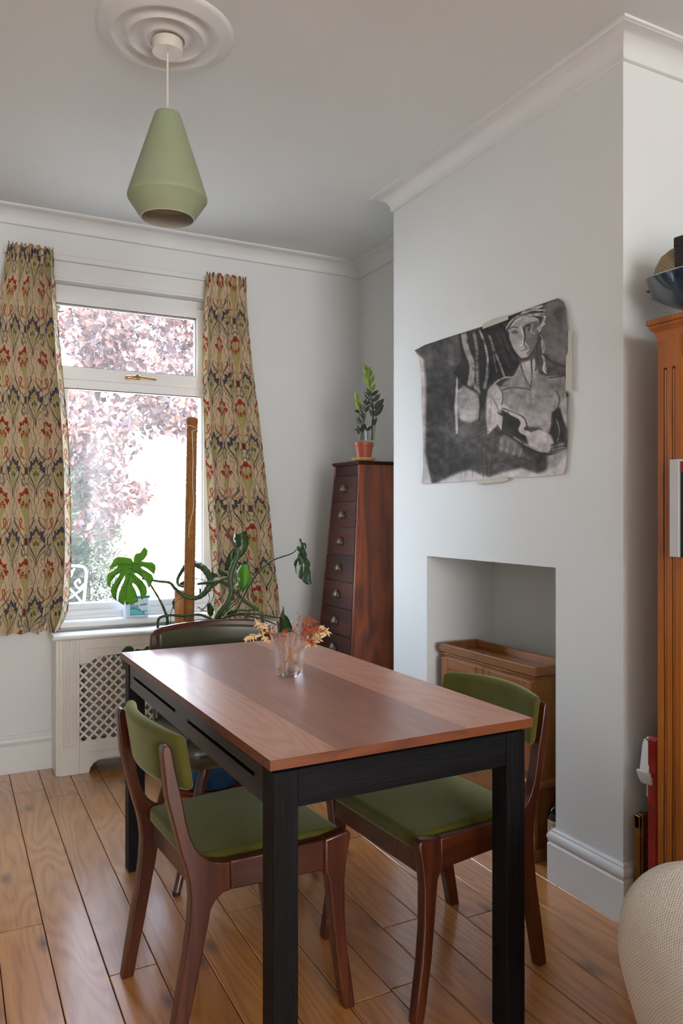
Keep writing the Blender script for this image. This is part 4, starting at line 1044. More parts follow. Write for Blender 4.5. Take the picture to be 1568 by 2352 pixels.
for r in range(7):
    for i in range(3, 12):
        if (i * 7 + r * 5) % 4 == 0: continue
        a_ = math.radians(140 + i * 10)
        m.box(-.0002, .0002, -.0024, .0024, -.0016, .0016, T=Matrix.Translation((.0379 * math.cos(a_), .0379 * math.sin(a_), .152 - r * .0088)) @ Matrix.Rotation(a_, 4, 'Z'))
stuff(m.build('print', M['ink'], lb, 0))

# ================================================================== VASE AND DRIED STEMS
vz = TZ; vc = Vector((.948, 2.176, vz)); 
def wav(a, z):
    return 1 + .13 * math.cos(2 * (a - .35)) + .15 * math.cos(3 * a + .6) + .05 * math.cos(5 * a)
vb_ = MB(); o_ = [(0, 0), (.038, 0), (.041, .003), (.046, .05), (.054, .121), (.0535, .122), (.0505, .121), (.0435, .05), (.0375, .014), (0, .012)]
vase = vb_.lathe(o_, 96, rfun=wav).build('vase', M['vase'], None, 40); vase.location = vc; vase.rotation_euler = (0, 0, .5)
tag(vase, 'clear wavy glass vase holding dried stems on the dining table', 'vase')
def vpt(X, Y, d): return AD(560 + X / 6.533, 1360 + Y / 6.533, d)
dv = (vc - _C).dot(_fw); rsn = random.Random(5)
def oat(label_i, pts, ds, earlen, seed):
    r = random.Random(seed); t = thing('dried_oat_stem', OATL[label_i], 'dried stem', (vc.x, vc.y, vz), 0, 'dried oat stems in the glass vase')
    loc = Vector(t.location)
    P = spline([vpt(x, y, dv + d) - loc for (x, y), d in zip(pts, ds)], 6)
    MB().tube(P, .0010, 6).build('stem', M['straw_stem'], t, 60)
    m = MB(); n = len(P); k0_ = int(n * (1 - earlen))
    for i in range(k0_, n):
        for q in range(2):
            a = P[i]; tg = (P[min(i + 1, n - 1)] - P[i - 1]).normalized()
            dr_ = (tg * r.uniform(.2, .9) + Vector((r.uniform(-.6, .6), r.uniform(-.6, .6), r.uniform(-1.1, .3)))).normalized()
            leafblade(m, a, a + dr_ * r.uniform(.014, .024), .0027, fold=.5, n=4)
    stuff(m.build('ear', M['oat'], t, 60))
OATL = ['pale dried oat stem drooping lowest over the left rim of the glass vase', 'pale dried oat stem rising to the upper left of the glass vase',
        'pale dried oat stem reaching farthest right from the glass vase', 'pale dried oat stem hanging lowest over the right rim of the glass vase',
        'pale dried oat stem pointing highest at the right of the glass vase']
oat(0, [(880, 1195), (700, 960), (560, 830), (420, 740), (300, 660), (170, 640), (60, 665)], [.0, 0, .0, .0, -.01, -.015, -.02], .45, 1)
oat(1, [(860, 1200), (720, 1040), (560, 760), (450, 640), (350, 560), (280, 500), (215, 450)], [.01, .01, .01, .02, .03, .04, .045], .42, 2)
oat(2, [(470, 1240), (600, 1090), (720, 930), (860, 790), (1000, 690), (1120, 620), (1235, 580)], [-.01, -.01, 0, .0, 0, .01, .02], .42, 3)
oat(3, [(465, 1180), (580, 1080), (700, 980), (850, 850), (980, 760), (1070, 720), (1140, 690)], [-.015, -.01, -.01, -.02, -.03, -.04, -.045], .40, 4)
oat(4, [(480, 1235), (640, 1060), (780, 860), (900, 720), (1010, 640), (1100, 560), (1170, 510)], [.01, .01, .02, .03, .04, .05, .06], .30, 5)
def sprig(li_, pts, ds, seed, dens=1.0, spread=.022, frm=.5):
    r = random.Random(seed); t = thing('berry_sprig', BERL[li_], 'dried stem', (vc.x, vc.y, vz), 0, 'red berry sprigs in the glass vase')
    loc = Vector(t.location); P = spline([vpt(x, y, dv + d) - loc for (x, y), d in zip(pts, ds)], 6); n = len(P)
    tw = MB(); tw.tube(P, .0009, 6); be = MB()
    for i in range(int(n * frm), n):
        for q in range(max(1, int(4 * dens))):
            d = Vector((r.gauss(0, 1), r.gauss(0, 1), r.gauss(.35, .8))).normalized() * spread * r.uniform(.3, 1.2)
            e = P[i] + d; tw.tube([P[i], P[i] + d * .55 + Vector((0, 0, .002)), e], .00035, 3, cap=False)
            rr = r.uniform(.0011, .0021)
            be.lathe([(0, -rr), (rr * .8, -rr * .6), (rr, 0), (rr * .8, rr * .6), (0, rr)], 6, c=tuple(e))
    stuff(tw.build('twig', M['straw_stem'], t, 60)); stuff(be.build('berries', M['berry'], t, 80))
BERL = ['leftmost red berry sprig in the glass vase, before the vinyl chair back', 'bushy red berry sprig fanning out at the upper right of the glass vase',
        'densest orange red berry cluster leaning right from the glass vase', 'thin sparse berry sprig standing tall right of the dark green leaf',
        'small berry sprig just above the vase rim in front of the green leaf', 'lowest berry sprig hanging over the right rim of the glass vase',
        'topmost berry sprig arching to the upper right of the glass vase', 'sparse dark berry sprig rising left of the green leaf']
sprig(0, [(860, 1210), (740, 1000), (640, 850), (560, 740), (480, 680), (380, 620), (230, 575)], [0, 0, 0, 0, .01, .02, .03], 1, .8, .010)
sprig(1, [(520, 1160), (640, 960), (720, 820), (790, 740), (880, 620), (980, 500), (1040, 440)], [0, 0, 0, .01, .02, .03, .04], 2, 1.5, .017, .55)
sprig(2, [(540, 1130), (660, 930), (760, 790), (860, 680), (960, 610), (1060, 570), (1100, 560)], [0, 0, 0, -.01, -.01, -.01, -.01], 3, 2.2, .014, .5)
sprig(3, [(600, 1180), (660, 960), (700, 800), (720, 700), (760, 600), (800, 480), (840, 360)], [.01, .01, .01, .02, .03, .03, .03], 4, .7, .011, .62)
sprig(4, [(840, 1180), (740, 1000), (680, 860), (640, 760), (610, 680), (600, 610), (640, 590)], [0, 0, 0, 0, .01, .02, .02], 5, 1.0, .010, .5)
sprig(5, [(600, 1180), (680, 960), (780, 820), (860, 740), (960, 720), (1020, 760), (1040, 790)], [-.01, -.01, -.01, -.02, -.03, -.04, -.045], 6, 1.0, .008, .6)
sprig(6, [(580, 1180), (680, 960), (790, 760), (880, 620), (900, 500), (920, 420), (1010, 420)], [.0, .01, .02, .03, .04, .045, .05], 7, 1.0, .012, .6)
sprig(7, [(840, 1180), (700, 1000), (580, 880), (500, 760), (460, 680), (440, 600), (430, 530)], [0, 0, 0, .01, .01, .02, .02], 8, .6, .008, .6)

# ================================================================== MONSTERA IN BLUE POT
mo = thing('monstera', 'large houseplant climbing a coir pole with twisting stems in front of the window', 'plant', (1.10, 3.46, 0))
ML = Vector(mo.location)
sa = MB().lathe([(0, 0), (.175, 0), (.203, .018), (.205, .021), (.199, .021), (.165, .010), (0, .010)], 64).build('pot_saucer', M['terra'], None, 50)
sa.location = ML; tag(sa, 'terracotta saucer on the floor under the ribbed blue pot', 'saucer')
mo.location.z = .0115; ML = Vector(mo.location)
MB().lathe([(0, 0), (.145, 0), (.155, .010), (.180, .20), (.188, .26), (.185, .285), (.192, .290), (.195, .315), (.186, .318), (.178, .30), (.170, .27), (0, .27)], 144, rfun=lambda a, z: 1 + (.012 * math.cos(36 * a) if .005 < z < .262 else 0)).build('pot', M['bluepot'], mo, 60)
MB().lathe([(0, .012), (.1, .008), (.171, 0)], 32).build('soil', M['soil'], mo).location = (0, 0, .272)
def mp(X, Y, d): return AD(230 + X / 2.851, 1180 + Y / 2.851, d) - ML
# coir pole, timber stake, string
pa = AD(433, 1440, 3.56) - ML; pb = AD(441, 972, 3.60) - ML; base = pa + (pa - pb).normalized() * (pa.z - .27) / abs((pa - pb).normalized().z)
n = 110; P = [base + (pb - base) * i / n for i in range(n + 1)]
pole = MB().tube(P, [.0235 + (.0012 if i % 2 else 0) for i in range(n + 1)], 18).build('coir_pole', M['coir'], mo, 80)
MB().tube([pb - (pb - base).normalized() * .01, pb + Vector((0, 0, .004)), pb + Vector((0, 0, .020)), pb + Vector((0, 0, .026))], [.024, .0275, .0265, .018], 18).build('pole_cap', M['coir'], pole, 50)
st_a = AD(419, 1356, 3.585) - ML; m = MB(); m.box(-.030, .030, -.022, .022, 0, st_a.z - .27, .002)
sk_ = m.build('timber_stake', M['stake'], mo); sk_.location = (st_a.x, st_a.y, .27); sk_.rotation_euler = (0, 0, -YAW - .25)
S_ = [AD(u, v, 3.555 - .0 * v) - ML for u, v in ((441, 990), (443, 1050), (442, 1100), (444, 1160), (439, 1190), (434, 1215), (431, 1290))]
MB().tube(spline(S_, 5), .0014, 6).build('string', M['string'], pole)
R_ = [AD(u, v, d) - ML for u, v, d in ((427, 982, 3.58), (434, 977, 3.56), (446, 981, 3.56), (454, 985, 3.585), (441, 990, 3.555))]
MB().tube(spline(R_, 5), .0012, 6).build('string', M['string'], pole)
MB().tube(spline([AD(u, v, 3.57) - ML for u, v in ((430, 983), (420, 988), (412, 1003))], 5), .0008, 5).build('string', M['string'], pole)
def vine(pts, rad, mat='stem', name='stem', n=6, tk=.62):
    """pts: (X, Y, depth) in plant coordinates; rad thickness list"""
    P = spline([mp(*p) for p in pts], n); k = len(P)
    r = np.interp(np.linspace(0, 1, k), np.linspace(0, 1, len(rad)), rad)
    rr = [float(q) * tk * (1 + .10 * math.sin(i * 1.9)) for i, q in enumerate(r)]
    return MB().tube(P, rr, 10).build(name, M[mat], mo, 70)
vine([(720, 900, 3.52), (745, 790, 3.50), (762, 700, 3.47), (790, 640, 3.45), (838, 575, 3.44), (858, 505, 3.44), (850, 430, 3.44), (868, 350, 3.45), (898, 275, 3.46), (893, 225, 3.46)], [.017, .017, .016, .016, .015], tk=.8)
vine([(893, 232, 3.46), (868, 185, 3.47), (835, 125, 3.48), (800, 75, 3.49)], [.011, .009, .006], 'root')
vine([(275, 425, 3.42), (310, 430, 3.42), (380, 442, 3.43), (455, 452, 3.45), (490, 490, 3.47), (540, 530, 3.49), (610, 552, 3.50), (665, 535, 3.50), (705, 490, 3.50), (722, 440, 3.52), (700, 385, 3.55), (660, 345, 3.58), (600, 325, 3.62), (565, 335, 3.66), (535, 375, 3.67), (508, 425, 3.66), (512, 465, 3.64), (560, 478, 3.62), (600, 470, 3.62)], [.005, .006, .008, .012, .016, .018, .017, .010, .007, .006], tk=.85)
vine([(700, 500, 3.50), (740, 470, 3.49), (800, 430, 3.46), (850, 418, 3.45), (905, 405, 3.45)], [.012, .012, .009, .005])
vine([(640, 460, 3.53), (720, 450, 3.49), (790, 445, 3.48), (870, 500, 3.48), (950, 575, 3.50), (1035, 632, 3.52)], [.009, .012, .012, .012])
vine([(378, 750, 3.46), (378, 705, 3.46), (398, 676, 3.46), (460, 664, 3.48), (540, 668, 3.51), (640, 660, 3.50), (700, 678, 3.48), (742, 705, 3.48), (760, 760, 3.5)], [.009, .010, .009, .009, .010])
vine([(390, 748, 3.45), (415, 738, 3.45), (440, 745, 3.45)], [.004, .004], 'root')
vine([(215, 320, 3.36), (255, 360, 3.37), (300, 420, 3.39), (345, 490, 3.42), (395, 575, 3.45), (428, 650, 3.47), (440, 700, 3.48), (430, 760, 3.5)], [.0035, .0045, .006, .008, .011, .012])
vine([(900, 620, 3.45), (945, 530, 3.42), (985, 450, 3.39), (1040, 380, 3.36), (1110, 315, 3.33), (1180, 285, 3.31), (1250, 262, 3.29), (1284, 236, 3.28)], [.008, .007, .006, .005, .004])
vine([(780, 700, 3.45), (850, 668, 3.42), (940, 652, 3.38), (1050, 660, 3.33), (1120, 672, 3.30), (1172, 680, 3.28)], [.008, .007, .006, .004])
vine([(790, 690, 3.46), (900, 662, 3.42), (1000, 675, 3.38), (1100, 705, 3.32), (1150, 725, 3.29)], [.006, .006, .004])
vine([(950, 260, 3.45), (975, 370, 3.46), (990, 460, 3.47), (1012, 575, 3.5)], [.003, .004, .005])
vine([(800, 660, 3.47), (860, 610, 3.49), (920, 540, 3.52), (960, 430, 3.54), (900, 378, 3.55)], [.006, .005, .004, .003])
vine([(745, 590, 3.55), (800, 530, 3.53), (840, 440, 3.51)], [.005, .004, .003])
vine([(890, 420, 3.44), (915, 470, 3.44), (905, 540, 3.45), (850, 600, 3.46), (800, 670, 3.46)], [.004, .005, .006])
vine([(880, 628, 3.5), (960, 632, 3.5), (1040, 625, 3.5)], [.007, .007, .007])
vine([(1050, 640, 3.5), (1060, 690, 3.5), (1075, 760, 3.5)], [.008, .008, .008])
vine([(1225, 745, 3.30), (1270, 775, 3.32), (1300, 800, 3.35)], [.004, .006, .008])
for r_ in ([(565, 540, 3.5), (500, 570, 3.48), (465, 640, 3.47), (462, 700, 3.47), (475, 760, 3.48)], [(700, 500, 3.49), (715, 560, 3.48), (680, 620, 3.48), (655, 640, 3.49)], [(750, 480, 3.48), (735, 560, 3.48), (700, 600, 3.49), (660, 630, 3.5)],
           [(600, 430, 3.60), (640, 425, 3.53), (690, 440, 3.50)], [(940, 650, 3.4), (960, 690, 3.41), (985, 740, 3.42)], [(560, 340, 3.66), (575, 400, 3.66), (540, 450, 3.65)], [(700, 520, 3.5), (735, 500, 3.49), (760, 525, 3.49)], [(640, 610, 3.52), (700, 640, 3.51), (760, 590, 3.5)]):
    vine(r_, [.0028, .0026, .002], 'root', 'aerial_root')
def flatleaf(pts, mp_, mat, bend, name='leaf'):
    """outline polygon (X, Y) -> thin bent blade"""
    tri = tessellate_polygon([[Vector((x, -y, 0)) for x, y in pts]])
    bm = bmesh.new(); vs = [bm.verts.new((x, y, 0)) for x, y in pts]
    for t_ in tri:
        try: bm.faces.new([vs[i] for i in t_])
        except ValueError: pass
    bmesh.ops.subdivide_edges(bm, edges=bm.edges, cuts=2, use_grid_fill=False)
    bmesh.ops.triangulate(bm, faces=bm.faces)
    for v in bm.verts:
        x, y = v.co.x, v.co.y; v.co = mp_(x, y, bend(x, y))
    bmesh.ops.recalc_face_normals(bm, faces=bm.faces)
    me = bpy.data.meshes.new(name); bm.to_mesh(me); bm.free()
    o = link(name, me, M[mat], mo, 70); sm = o.modifiers.new('t', 'SOLIDIFY'); sm.thickness = .0008
    return o
big = [(1080, 270), (1050, 225), (1000, 212), (885, 205), (835, 255), (800, 320), (788, 380), (835, 335), (885, 308), (895, 322), (850, 362), (785, 400), (765, 440), (758, 510), (780, 560), (802, 578), (815, 500), (870, 425), (915, 392), (922, 405), (880, 470), (830, 540), (808, 585), (815, 650), (835, 700), (880, 742), (876, 650), (900, 560), (950, 465), (980, 425), (985, 440), (960, 510), (925, 590), (905, 660), (890, 735), (930, 765), (965, 787), (976, 735), (990, 782), (1060, 770), (1135, 745), (1130, 690), (1100, 600), (1060, 530), (1075, 518), (1110, 545), (1150, 610), (1170, 700), (1180, 722), (1220, 680), (1240, 640), (1235, 570), (1190, 500), (1110, 430), (1085, 400), (1120, 400), (1170, 440), (1230, 500), (1262, 580), (1285, 545), (1300, 510), (1320, 470), (1300, 420), (1240, 380), (1190, 350), (1165, 330), (1190, 320), (1250, 350), (1327, 415), (1345, 350), (1340, 300), (1300, 270), (1220, 265), (1175, 255), (1200, 240), (1240, 185), (1250, 130), (1215, 90), (1200, 95), (1160, 155), (1110, 165), (1085, 205)]
def m3(X, Y, dd): return AD(100 + X / 5.227, 1240 + Y / 5.227, 3.35 + dd) - ML
bl = flatleaf(big, m3, 'leaf_b', lambda x, y: .03 * ((x - 1060) / 280) ** 2 - .05 * ((y - 300) / 480) + .008 * math.sin(x / 40) - .004)
for q in ([(1080, 270), (1040, 420), (1000, 560), (985, 700), (985, 770)], [(1070, 300), (960, 290), (850, 300)], [(1060, 340), (930, 370), (800, 450)], [(1045, 400), (930, 480), (840, 620)], [(1030, 460), (960, 600), (930, 720)], [(1060, 350), (1150, 420), (1270, 500)], [(1045, 410), (1130, 520), (1200, 640)], [(1080, 290), (1200, 290), (1320, 340)]):
    MB().tube([m3(x, y, .03 * ((x - 1060) / 280) ** 2 - .05 * ((y - 300) / 480) + .008 * math.sin(x / 40) - .0065) for x, y in q], [.0014 - .0008 * i / len(q) for i in range(len(q))], 5).build('vein', M['leaf'], bl)
def m4(dep, tilt=0):
    return lambda X, Y, dd: AD(600 + X / 9.043, 1220 + Y / 9.043, dep + dd) - ML
rl = [(800, 145), (825, 150), (835, 210), (870, 245), (910, 245), (935, 290), (930, 360), (905, 388), (905, 310), (890, 280), (885, 340), (915, 410), (945, 470), (940, 540), (975, 600), (1010, 640), (1010, 720), (990, 760), (1020, 850), (1025, 1000), (1040, 1100), (1015, 1095), (975, 1020), (960, 900), (955, 1000), (1000, 1115), (930, 1100), (860, 1050), (845, 1010), (790, 980), (765, 940), (765, 850), (790, 740), (850, 690), (870, 760), (862, 880), (885, 800), (885, 640), (850, 690), (770, 720), (790, 690), (765, 600), (745, 660), (725, 740), (735, 900), (715, 860), (695, 740), (672, 690), (690, 620), (755, 540), (760, 480), (785, 430), (740, 380), (718, 340), (725, 305), (755, 292), (800, 330), (800, 250), (775, 180)]
rl = [p for i, p in enumerate(rl) if not (p == (850, 690) and i > 40)]
flatleaf(rl, m4(3.26), 'leaf', lambda x, y: .03 * abs((x - 860) / 150) - .02 + .012 * math.sin(y / 90))
flatleaf([(785, 470), (840, 540), (885, 600), (885, 650), (840, 690), (765, 720), (790, 680), (775, 600), (760, 540)], m4(3.235), 'leaf', lambda x, y: .0)
flatleaf([(380, 1790), (480, 1730), (540, 1780), (600, 1900), (640, 2000), (630, 2080), (590, 2200), (400, 2210), (360, 2100), (370, 1950)], m4(3.27), 'leaf', lambda x, y: .0004 * abs(x - 420) - .0002 * (y - 1900) * 0)
flatleaf([(450, 1545), (468, 1600), (480, 1730), (462, 1880), (430, 1820), (395, 1780), (400, 1720), (440, 1640)], m4(3.262), 'root', lambda x, y: 0)
flatleaf([(310, 1880), (360, 1860), (375, 1960), (380, 2040), (365, 2190), (330, 2180), (340, 2060), (330, 1960)], m4(3.268), 'root', lambda x, y: 0)
def m5(dep): return lambda X, Y, dd: mp(X, Y, dep + dd)
flatleaf([(880, 115), (900, 135), (930, 125), (950, 108), (972, 160), (972, 200), (955, 245), (920, 290), (895, 305), (915, 250), (935, 200), (905, 225), (880, 230), (870, 180)], m5(3.50), 'leaf', lambda x, y: .0006 * abs(x - 920))
flatleaf([(880, 215), (893, 250), (880, 300), (868, 340), (840, 370), (815, 372), (820, 320), (838, 270), (860, 235)], m5(3.47), 'leaf', lambda x, y: .0005 * abs(x - 855))
flatleaf([(890, 380), (920, 335), (950, 330), (975, 350), (985, 400), (980, 450), (955, 490), (930, 510), (905, 480), (900, 520), (890, 530), (885, 470), (905, 430)], m5(3.52), 'leaf_b', lambda x, y: .0005 * abs(x - 940))
flatleaf([(700, 590), (720, 580), (745, 620), (740, 660), (720, 680), (702, 650)], m5(3.60), 'leaf', lambda x, y: 0)
flatleaf([(780, 365), (800, 375), (840, 395), (845, 415), (800, 405), (770, 385)], m5(3.50), 'leaf', lambda x, y: 0)
flatleaf([(700, 395), (730, 382), (765, 395), (775, 415), (740, 420), (710, 412)], m5(3.62), 'leaf', lambda x, y: 0)
flatleaf([(520, 455), (560, 432), (580, 440), (585, 465), (550, 472), (522, 470)], m5(3.70), 'leaf', lambda x, y: 0)
flatleaf([(470, 580), (495, 535), (500, 600), (498, 650), (478, 620)], m5(3.70), 'leaf', lambda x, y: 0)
flatleaf([(830, 650), (860, 630), (905, 640), (870, 665), (830, 668)], m5(3.47), 'leaf', lambda x, y: 0)
flatleaf([(655, 705), (690, 690), (750, 700), (745, 715), (690, 720), (650, 718)], m5(3.52), 'leaf', lambda x, y: .02)
flatleaf([(650, 480), (662, 500), (655, 540), (648, 520)], m5(3.62), 'leaf', lambda x, y: 0)
def m6(dep): return lambda X, Y, dd: AD(270 + X / 7.838, 1440 + Y / 7.838, dep + dd) - ML
flatleaf([(235, 345), (275, 370), (300, 430), (300, 620), (260, 800), (210, 850), (150, 800), (95, 690), (50, 560), (60, 470), (100, 400), (160, 350)], m6(3.40), 'leaf', lambda x, y: .0002 * abs(x - 200))
flatleaf([(300, 440), (330, 400), (370, 395), (410, 405), (470, 400), (520, 350), (600, 340), (680, 335), (700, 420), (640, 520), (400, 560), (310, 520)], m6(3.44), 'leaf', lambda x, y: .0001 * abs(x - 500))
vine([(330, 900, 3.48), (400, 930, 3.5), (560, 960, 3.52), (720, 1000, 3.53)], [.003, .004, .006])

# ================================================================== TUB ON THE SILL
tl = AY(284, 1417, 4.02); tr = AY(342, 1413, 4.02)
tbz = .7095; tub = thing('plastic_tub', 'small frosted plastic tub with a teal lid and label on the window sill', 'tub', ((tl.x + tr.x) / 2, 4.036, tbz), 0)
hwid = (tr.x - tl.x) / 2
m = MB()
def trap(z0, z1, a0, b0, a1, b1):
    vs = []; k = 20
    for z, a_, b_ in ((z0, a0, b0), (z1, a1, b1)):
        for i in range(k):
            th = 2 * PI * i / k; c_, s_ = math.cos(th), math.sin(th)
            e = .35; vs.append((a_ * math.copysign(abs(c_) ** e, c_), b_ * math.copysign(abs(s_) ** e, s_), z))
    fs = [(i, (i + 1) % k, k + (i + 1) % k, k + i) for i in range(k)] + [tuple(range(k - 1, -1, -1)), tuple(range(k, 2 * k))]
    return vs, fs
MB().add(*trap(0, .100, hwid * .93, .036, hwid, .039)).build('body', M['tubgel'], tub, 50)
MB().add(*trap(.097, .110, hwid * 1.06, .043, hwid * 1.06, .043)).build('lid', M['teal'], tub, 50, bevel=.002)
lab = MB().box(-hwid * .58, hwid * .80, -.0405, -.0385, .010, .094).build('label', M['label_w'], tub)
m = MB(); w = hwid
m.box(-w * .58, w * .80, -.0412, -.0404, .012, .034); m.box(-w * .58, w * .30, -.0412, -.0404, .034, .045); m.box(-w * .58, w * .0, -.0412, -.0404, .045, .052)
m.build('print_panel', M['teal'], lab, 0)
for (x, z, r_) in ((-.40, .062, .011), (-.06, .055, .009)):
    MB().lathe([(0, -.0004), (r_, -.0004), (r_, .0004), (0, .0004)], 20, T=Matrix.Translation((w * x, -.0416, z)) @ Matrix.Rotation(PI / 2, 4, 'X')).build('print_disc', M['teal'], lab, 0)
    MB().lathe([(0, -.0004), (r_ * .35, -.0004), (r_ * .35, .0004), (0, .0004)], 14, T=Matrix.Translation((w * x, -.0424, z)) @ Matrix.Rotation(PI / 2, 4, 'X')).build('print_disc', M['label_w'], lab, 0)
pl_ = [(.16, .064), (.78, .064), (.74, .036), (.30, .033), (.20, .045)]
MB().prism(pl_, lambda p, q, hh: (p * w, hh, q), -.0420, -.0406).build('print_tub', M['label_w'], lab, 0)
MB().prism([(.13, .062), (.30, .060), (.60, .061), (.80, .066), (.78, .069), (.50, .069), (.15, .065)], lambda p, q, hh: (p * w, hh, q), -.0424, -.0408).build('print_lid', M['teal'], lab, 0)
MB().box(w * .56, w * .77, -.0424, -.0406, .016, .030).build('print_square', M['label_w'], lab, 0)
m = MB()
for i, (a_, b_) in enumerate(((-.55, -.05), (-.55, .10), (-.55, .25), (-.55, .45), (-.50, .40))): m.box(w * a_, w * b_, -.0422, -.0410, .039 - i * .0052, .0412 - i * .0052)
stuff(m.build('print_lines', M['teal_l'], lab, 0))

# ================================================================== BOOKCASE, NEAR ALCOVE
bk = thing('bookcase', 'tall orange pine bookcase with fluted front posts in the near alcove', 'bookcase', (1.815, 1.550, 0))
BL, BD, BH = 1.10, .365, 1.742
def bbox(name, x0, x1, y0, y1, z0, z1, mat='pine', par=None, b=.002): return MB().box(x0, x1, y0, y1, z0, z1, b).build(name, M[mat], par or bk)
bbox('side_panel', .022, BD, -.020, 0, 0, BH); bbox('side_panel', .022, BD, -BL, -BL + .020, 0, BH); bbox('back_panel', BD - .010, BD, -BL + .02, -.02, .05, BH)
for yy_ in (-.078, -BL):
    y1_ = yy_ + .078; fl = []
    m = MB(); fl0, fl1 = .10, 1.655; xs = [0, .020, .031, .047, .058, .078]
    a = yy_
    m.box(0, .022, a, a + .018, 0, BH); m.box(0, .022, a + .031, a + .046, 0, BH); m.box(0, .022, a + .059, a + .078, 0, BH)
    for (c0, c1) in ((a + .018, a + .031), (a + .046, a + .059)):
        m.box(0, .022, c0, c1, 0, fl0); m.box(0, .022, c0, c1, fl1, BH); m.box(.009, .022, c0, c1, fl0, fl1)
    post = m.build('post', M['pine'], bk, 0)
    for (c0, c1) in ((a + .018, a + .031), (a + .046, a + .059)):
        mm = MB(); cc = (c0 + c1) / 2; mm.tube([(.0058, cc, fl0), (.0058, cc, fl1 - .006)], .0050, 14); mm.build('flute_bead', M['pine'], post, 60)
bbox('top_rail', .002, .022, -BL + .078, -.078, 1.685, BH)
cpf = [(.010, 1.735), (.0, 1.737), (-.004, 1.748), (-.006, 1.757), (-.014, 1.764), (-.019, 1.770), (-.019, 1.777), (-.025, 1.779), (-.025, 1.793), (.010, 1.793)]
m = MB(); path = [(BD, .0), (0, 0), (0, -BL), (BD, -BL)]; vs = []; fs = []
for i, (px_, py_) in enumerate(path):
    for (d, z) in cpf:
        sx = d if i in (1, 2) else 0; sy = -d if i in (0, 1) else d
        vs.append((px_ + sx, py_ + sy * .75, z))
k = len(cpf)
for i in range(3):
    for j in range(k): fs.append((i * k + j, i * k + (j + 1) % k, (i + 1) * k + (j + 1) % k, (i + 1) * k + j))
fs += [tuple(range(k)), tuple(3 * k + j for j in range(k))]
m.add(vs, fs).build('cornice', M['pine'], bk, 30)
bbox('top_panel', 0, BD, -BL, 0, 1.775, 1.7925)
shz = [.10, .47, .80, 1.125, 1.44]
for z in shz: bbox('shelf', .026, BD - .01, -BL + .02, -.02, z - .02, z)
bbox('kick_board', .004, .022, -BL + .078, -.078, 0, .09)
def book(x, y, z, w, h, d, mat, label, grp, text=None, tilt=0, spine='navy'):
    t = thing('book', label, 'book', (bk.location.x + x, bk.location.y + y, z), 0, grp)
    MB().box(0, d, -w + .003, -.003, .003, h - .003).build('pages', M['paper'], t, 0)
    m = MB(); m.box(-.003, d, -.0025, 0, 0, h, .0008); m.box(-.003, d, -w, -w + .0025, 0, h, .0008); m.box(-.004, 0, -w, 0, 0, h, .0008)
    c = m.build('cover', M[mat], t, 20); return t, c
rb = random.Random(11)
g = 'books on the pine bookcase shelves'
t, c = book(-.020, -.060, 1.1255, .030, .268, .20, 'book_white', 'white jacketed book with a lime green band jutting past the bookcase post', None)
for (z0_, z1_, mm_) in ((.0, .068, 'book_dark'), (.068, .123, 'book_green'), (.145, .235, 'book_dark')):
    MB().box(-.002, .15, .0, .0006, z0_, z1_).build('print', M[mm_], c, 0)
MB().prism([(-.002, .128), (.008, .136), (-.002, .148)], lambda p, q, hh: (p, hh, q), .0, .0012).build('print', M['book_red'], c, 0)
t, c = book(-.014, -.0905, 1.1255, .034, .262, .20, 'navy_book', 'dark green cloth book with gold lettering beside the white jacketed book', None)
MB().box(-.0046, .10, -.034, 0, .232, .262).build('print', M['book_red'], c, 0)
cu_ = bpy.data.curves.new('lettering', 'FONT'); cu_.body = 'THE MOSAIC IN GREEN'; cu_.size = .0135; cu_.align_x = 'CENTER'; cu_.align_y = 'CENTER'; cu_.extrude = .0002
tmp = bpy.data.objects.new('lettering_tmp', cu_); COL.objects.link(tmp)
bpy.context.view_layer.update(); me = bpy.data.meshes.new_from_object(tmp); bpy.data.objects.remove(tmp)
lt = link('lettering', me, M['gold_ink'], c, 0); lt.location = (-.0046, -.017, .125); lt.rotation_euler = (PI / 2, PI / 2, -PI / 2)
specs = [(1.1255, -.1255, 7, ['book_red', 'book_dark', 'book_white', 'book_teal', 'navy_book', 'book_dark', 'book_green']),
         (.8005, -.085, 6, ['book_dark', 'book_red', 'book_white', 'book_dark', 'navy_book', 'book_teal']),
         (.4705, -.085, 6, ['book_white', 'book_teal', 'book_white', 'book_red', 'book_dark', 'navy_book']),
         (.1005, -.085, 6, ['book_teal', 'book_dark', 'navy_book', 'book_white', 'book_red', 'book_dark'])]
cn = {'book_red': 'red', 'book_dark': 'charcoal', 'book_white': 'white', 'book_teal': 'bright green', 'navy_book': 'dark green', 'book_green': 'lime green'}
ordn = ['first', 'second', 'third', 'fourth', 'fifth', 'sixth', 'seventh', 'eighth', 'ninth', 'tenth']
shn = ['second shelf', 'third shelf', 'fourth shelf', 'lowest shelf']
for q, (z, y, nb_, mats) in enumerate(specs):
    for i, mt in enumerate(mats):
        w = rb.uniform(.022, .04); h = rb.uniform(.21, .27)
        book(.012 + rb.uniform(0, .02), y, z, w, h, .19, mt, '%s book, %s from the far post on the %s of the pine bookcase' % (cn[mt], ordn[i + (2 if q == 0 else 0)], shn[q]), g); y -= w + .0008

